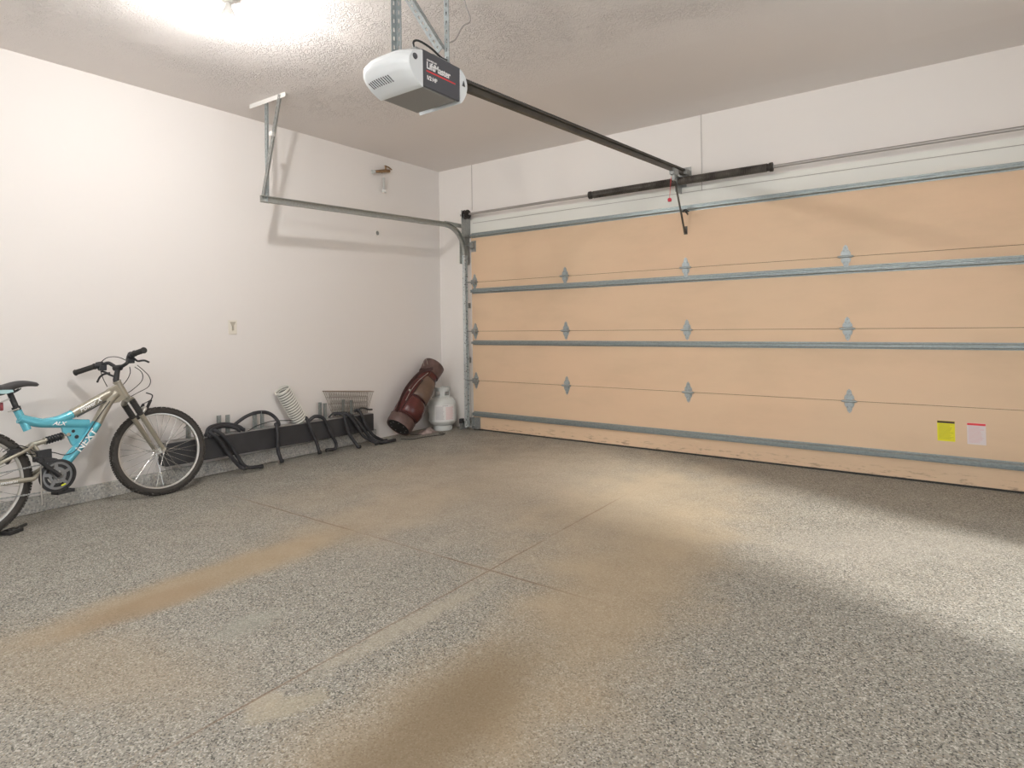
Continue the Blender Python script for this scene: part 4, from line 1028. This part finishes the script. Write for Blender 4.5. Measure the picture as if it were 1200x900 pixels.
# stem, bar, grips, levers
bar = [V3(p) for p in PTS['bar']]; bc0 = bar[6]
mb = MB(); st = F(-.2225, .822); mb.tube([F(-.219, .812), st, bc0 + V3((0, 0, -.012))], [.020, .018, .015], 14); mb.tube([bc0 - (bar[7] - bar[5]).normalized() * .024, bc0 + (bar[7] - bar[5]).normalized() * .024], .019, 14); mb.build('stem', M['black'], bk)
sb_ = smooth_path(bar, 5); mb = MB(); mb.tube(sb_, .0115, 12); hb = mb.build('handlebar', M['black'], bk)
def grip(a, b):
    P = []; rs = []
    for i in range(31):
        t = i / 30; P.append(a.lerp(b, t)); rs.append(.0165 + (.0012 if i % 2 else 0) + (.003 if i in (0, 1, 29, 30) else 0))
    return MB().tube(P, rs, 16)
grip(bar[0], bar[1].lerp(bar[2], .8)).build('grip', M['rubber'], hb); grip(bar[11], bar[9].lerp(bar[10], .5)).build('grip', M['rubber'], hb)
for c_, nb in ((bar[2], bar[3]), (bar[9], bar[8])):
    d = (nb - c_).normalized(); m_ = MB(); m_.tube([c_ - d * .005, c_ + d * .035], .023, 14); m_.box(c_ + d * .03 + V3((.0, 0, -.020)), (.042, .04, .036)); m_.build('shifter', M['black'], hb, bevel=.004)
for nm in (('lev1', 'lev1b'), ('lev2',)):
    m_ = MB(); 
    for q in nm: m_.tube(smooth_path(PTS[q], 5), .0065, 8)
    m_.build('brake_lever', M['black'], hb)
mb = MB()
for k in ('cab1', 'cab2', 'cab3', 'cab4', 'cab5'): mb.tube(smooth_path(PTS[k], 7), .0026, 6)
mb.build('control_cables', M['black_cable'], bk)

# loose black pedal lying on the floor
lp = empty('loose_pedal', (.37, -3.99, 0), 'loose black pedal lying on the floor below the rear wheel', 'pedal')
mb = MB(); Rl = Matrix.Rotation(math.radians(115), 3, 'Z'); cc = V3((.375, -4.00, .012))
for dy in (-.03, .03): mb.box(cc + Rl @ V3((0, dy, 0)), (.080, .012, .020), Rl)
for dx in (-.035, 0, .035): mb.box(cc + Rl @ V3((dx, 0, 0)), (.010, .06, .018), Rl)
mb.build('cage', M['black'], lp, bevel=.002)
mb = MB(); mb.tube([cc + Rl @ V3((-.02, 0, .002)), cc + Rl @ V3((.085, 0, .012))], .008, 10); mb.build('spindle', M['rubber'], lp)

# ------------------------------------------------------------------ light
w = bpy.data.worlds.new('World'); bpy.context.scene.world = w; w.use_nodes = True
w.node_tree.nodes['Background'].inputs['Color'].default_value = (.85, .93, 1, 1)
w.node_tree.nodes['Background'].inputs['Strength'].default_value = SKY
ld = bpy.data.lights.new('doorway_daylight', 'AREA'); ld.shape = 'RECTANGLE'; ld.size = 2.08; ld.size_y = DY1 - DY0
ld.cycles.is_portal = True
lo = bpy.data.objects.new('doorway_daylight', ld); C.objects.link(lo); lo.location = (RX + .14, (DY0 + DY1) / 2, 1.04)
lo.rotation_euler = (0, math.radians(90), 0)    # local -Z looks into the room (-x)
ld = bpy.data.lights.new('fill_window_portal', 'AREA'); ld.shape = 'RECTANGLE'; ld.size = WX1 - WX0; ld.size_y = WZ1 - WZ0  # sky portal for the added back-wall fill window
ld.cycles.is_portal = True
lo = bpy.data.objects.new('fill_window_portal', ld); C.objects.link(lo); lo.location = ((WX0 + WX1) / 2, RY - .14, (WZ0 + WZ1) / 2)
lo.rotation_euler = (math.radians(90), 0, 0)

sl = bpy.data.lights.new('low_sun', 'SUN'); sl.energy = SUN; sl.angle = math.radians(11); sl.color = (1, .96, .9)
so = bpy.data.objects.new('low_sun', sl); C.objects.link(so)
so.rotation_euler = V3((-1, .354, -.56)).to_track_quat('-Z', 'Y').to_euler()

# ------------------------------------------------------------------ camera
cam = bpy.data.cameras.new('camera'); co = bpy.data.objects.new('camera', cam); C.objects.link(co)
yaw, pit, rol = .6272, .0165, -.0161
d = V3((-math.sin(yaw) * math.cos(pit), math.cos(yaw) * math.cos(pit), math.sin(pit)))
r = V3((math.cos(yaw), math.sin(yaw), 0)); u = r.cross(d)
r2 = math.cos(rol) * r + math.sin(rol) * u; u2 = -math.sin(rol) * r + math.cos(rol) * u
mw = Matrix((r2, u2, -d)).transposed().to_4x4(); mw.translation = (4.707, -5.101, 1.146); co.matrix_world = mw
cam.sensor_width = 36; cam.lens = 704.55 / 1200 * 36; cam.shift_y = -82.75 / 1200; cam.clip_start = .05
sc = bpy.context.scene; sc.camera = co
sc.view_settings.view_transform = 'Standard'; sc.view_settings.look = 'None'; sc.view_settings.gamma = 1; sc.view_settings.use_curve_mapping = False
sc.view_settings.exposure = EXPO
sc.cycles.max_bounces = 12; sc.cycles.diffuse_bounces = 8
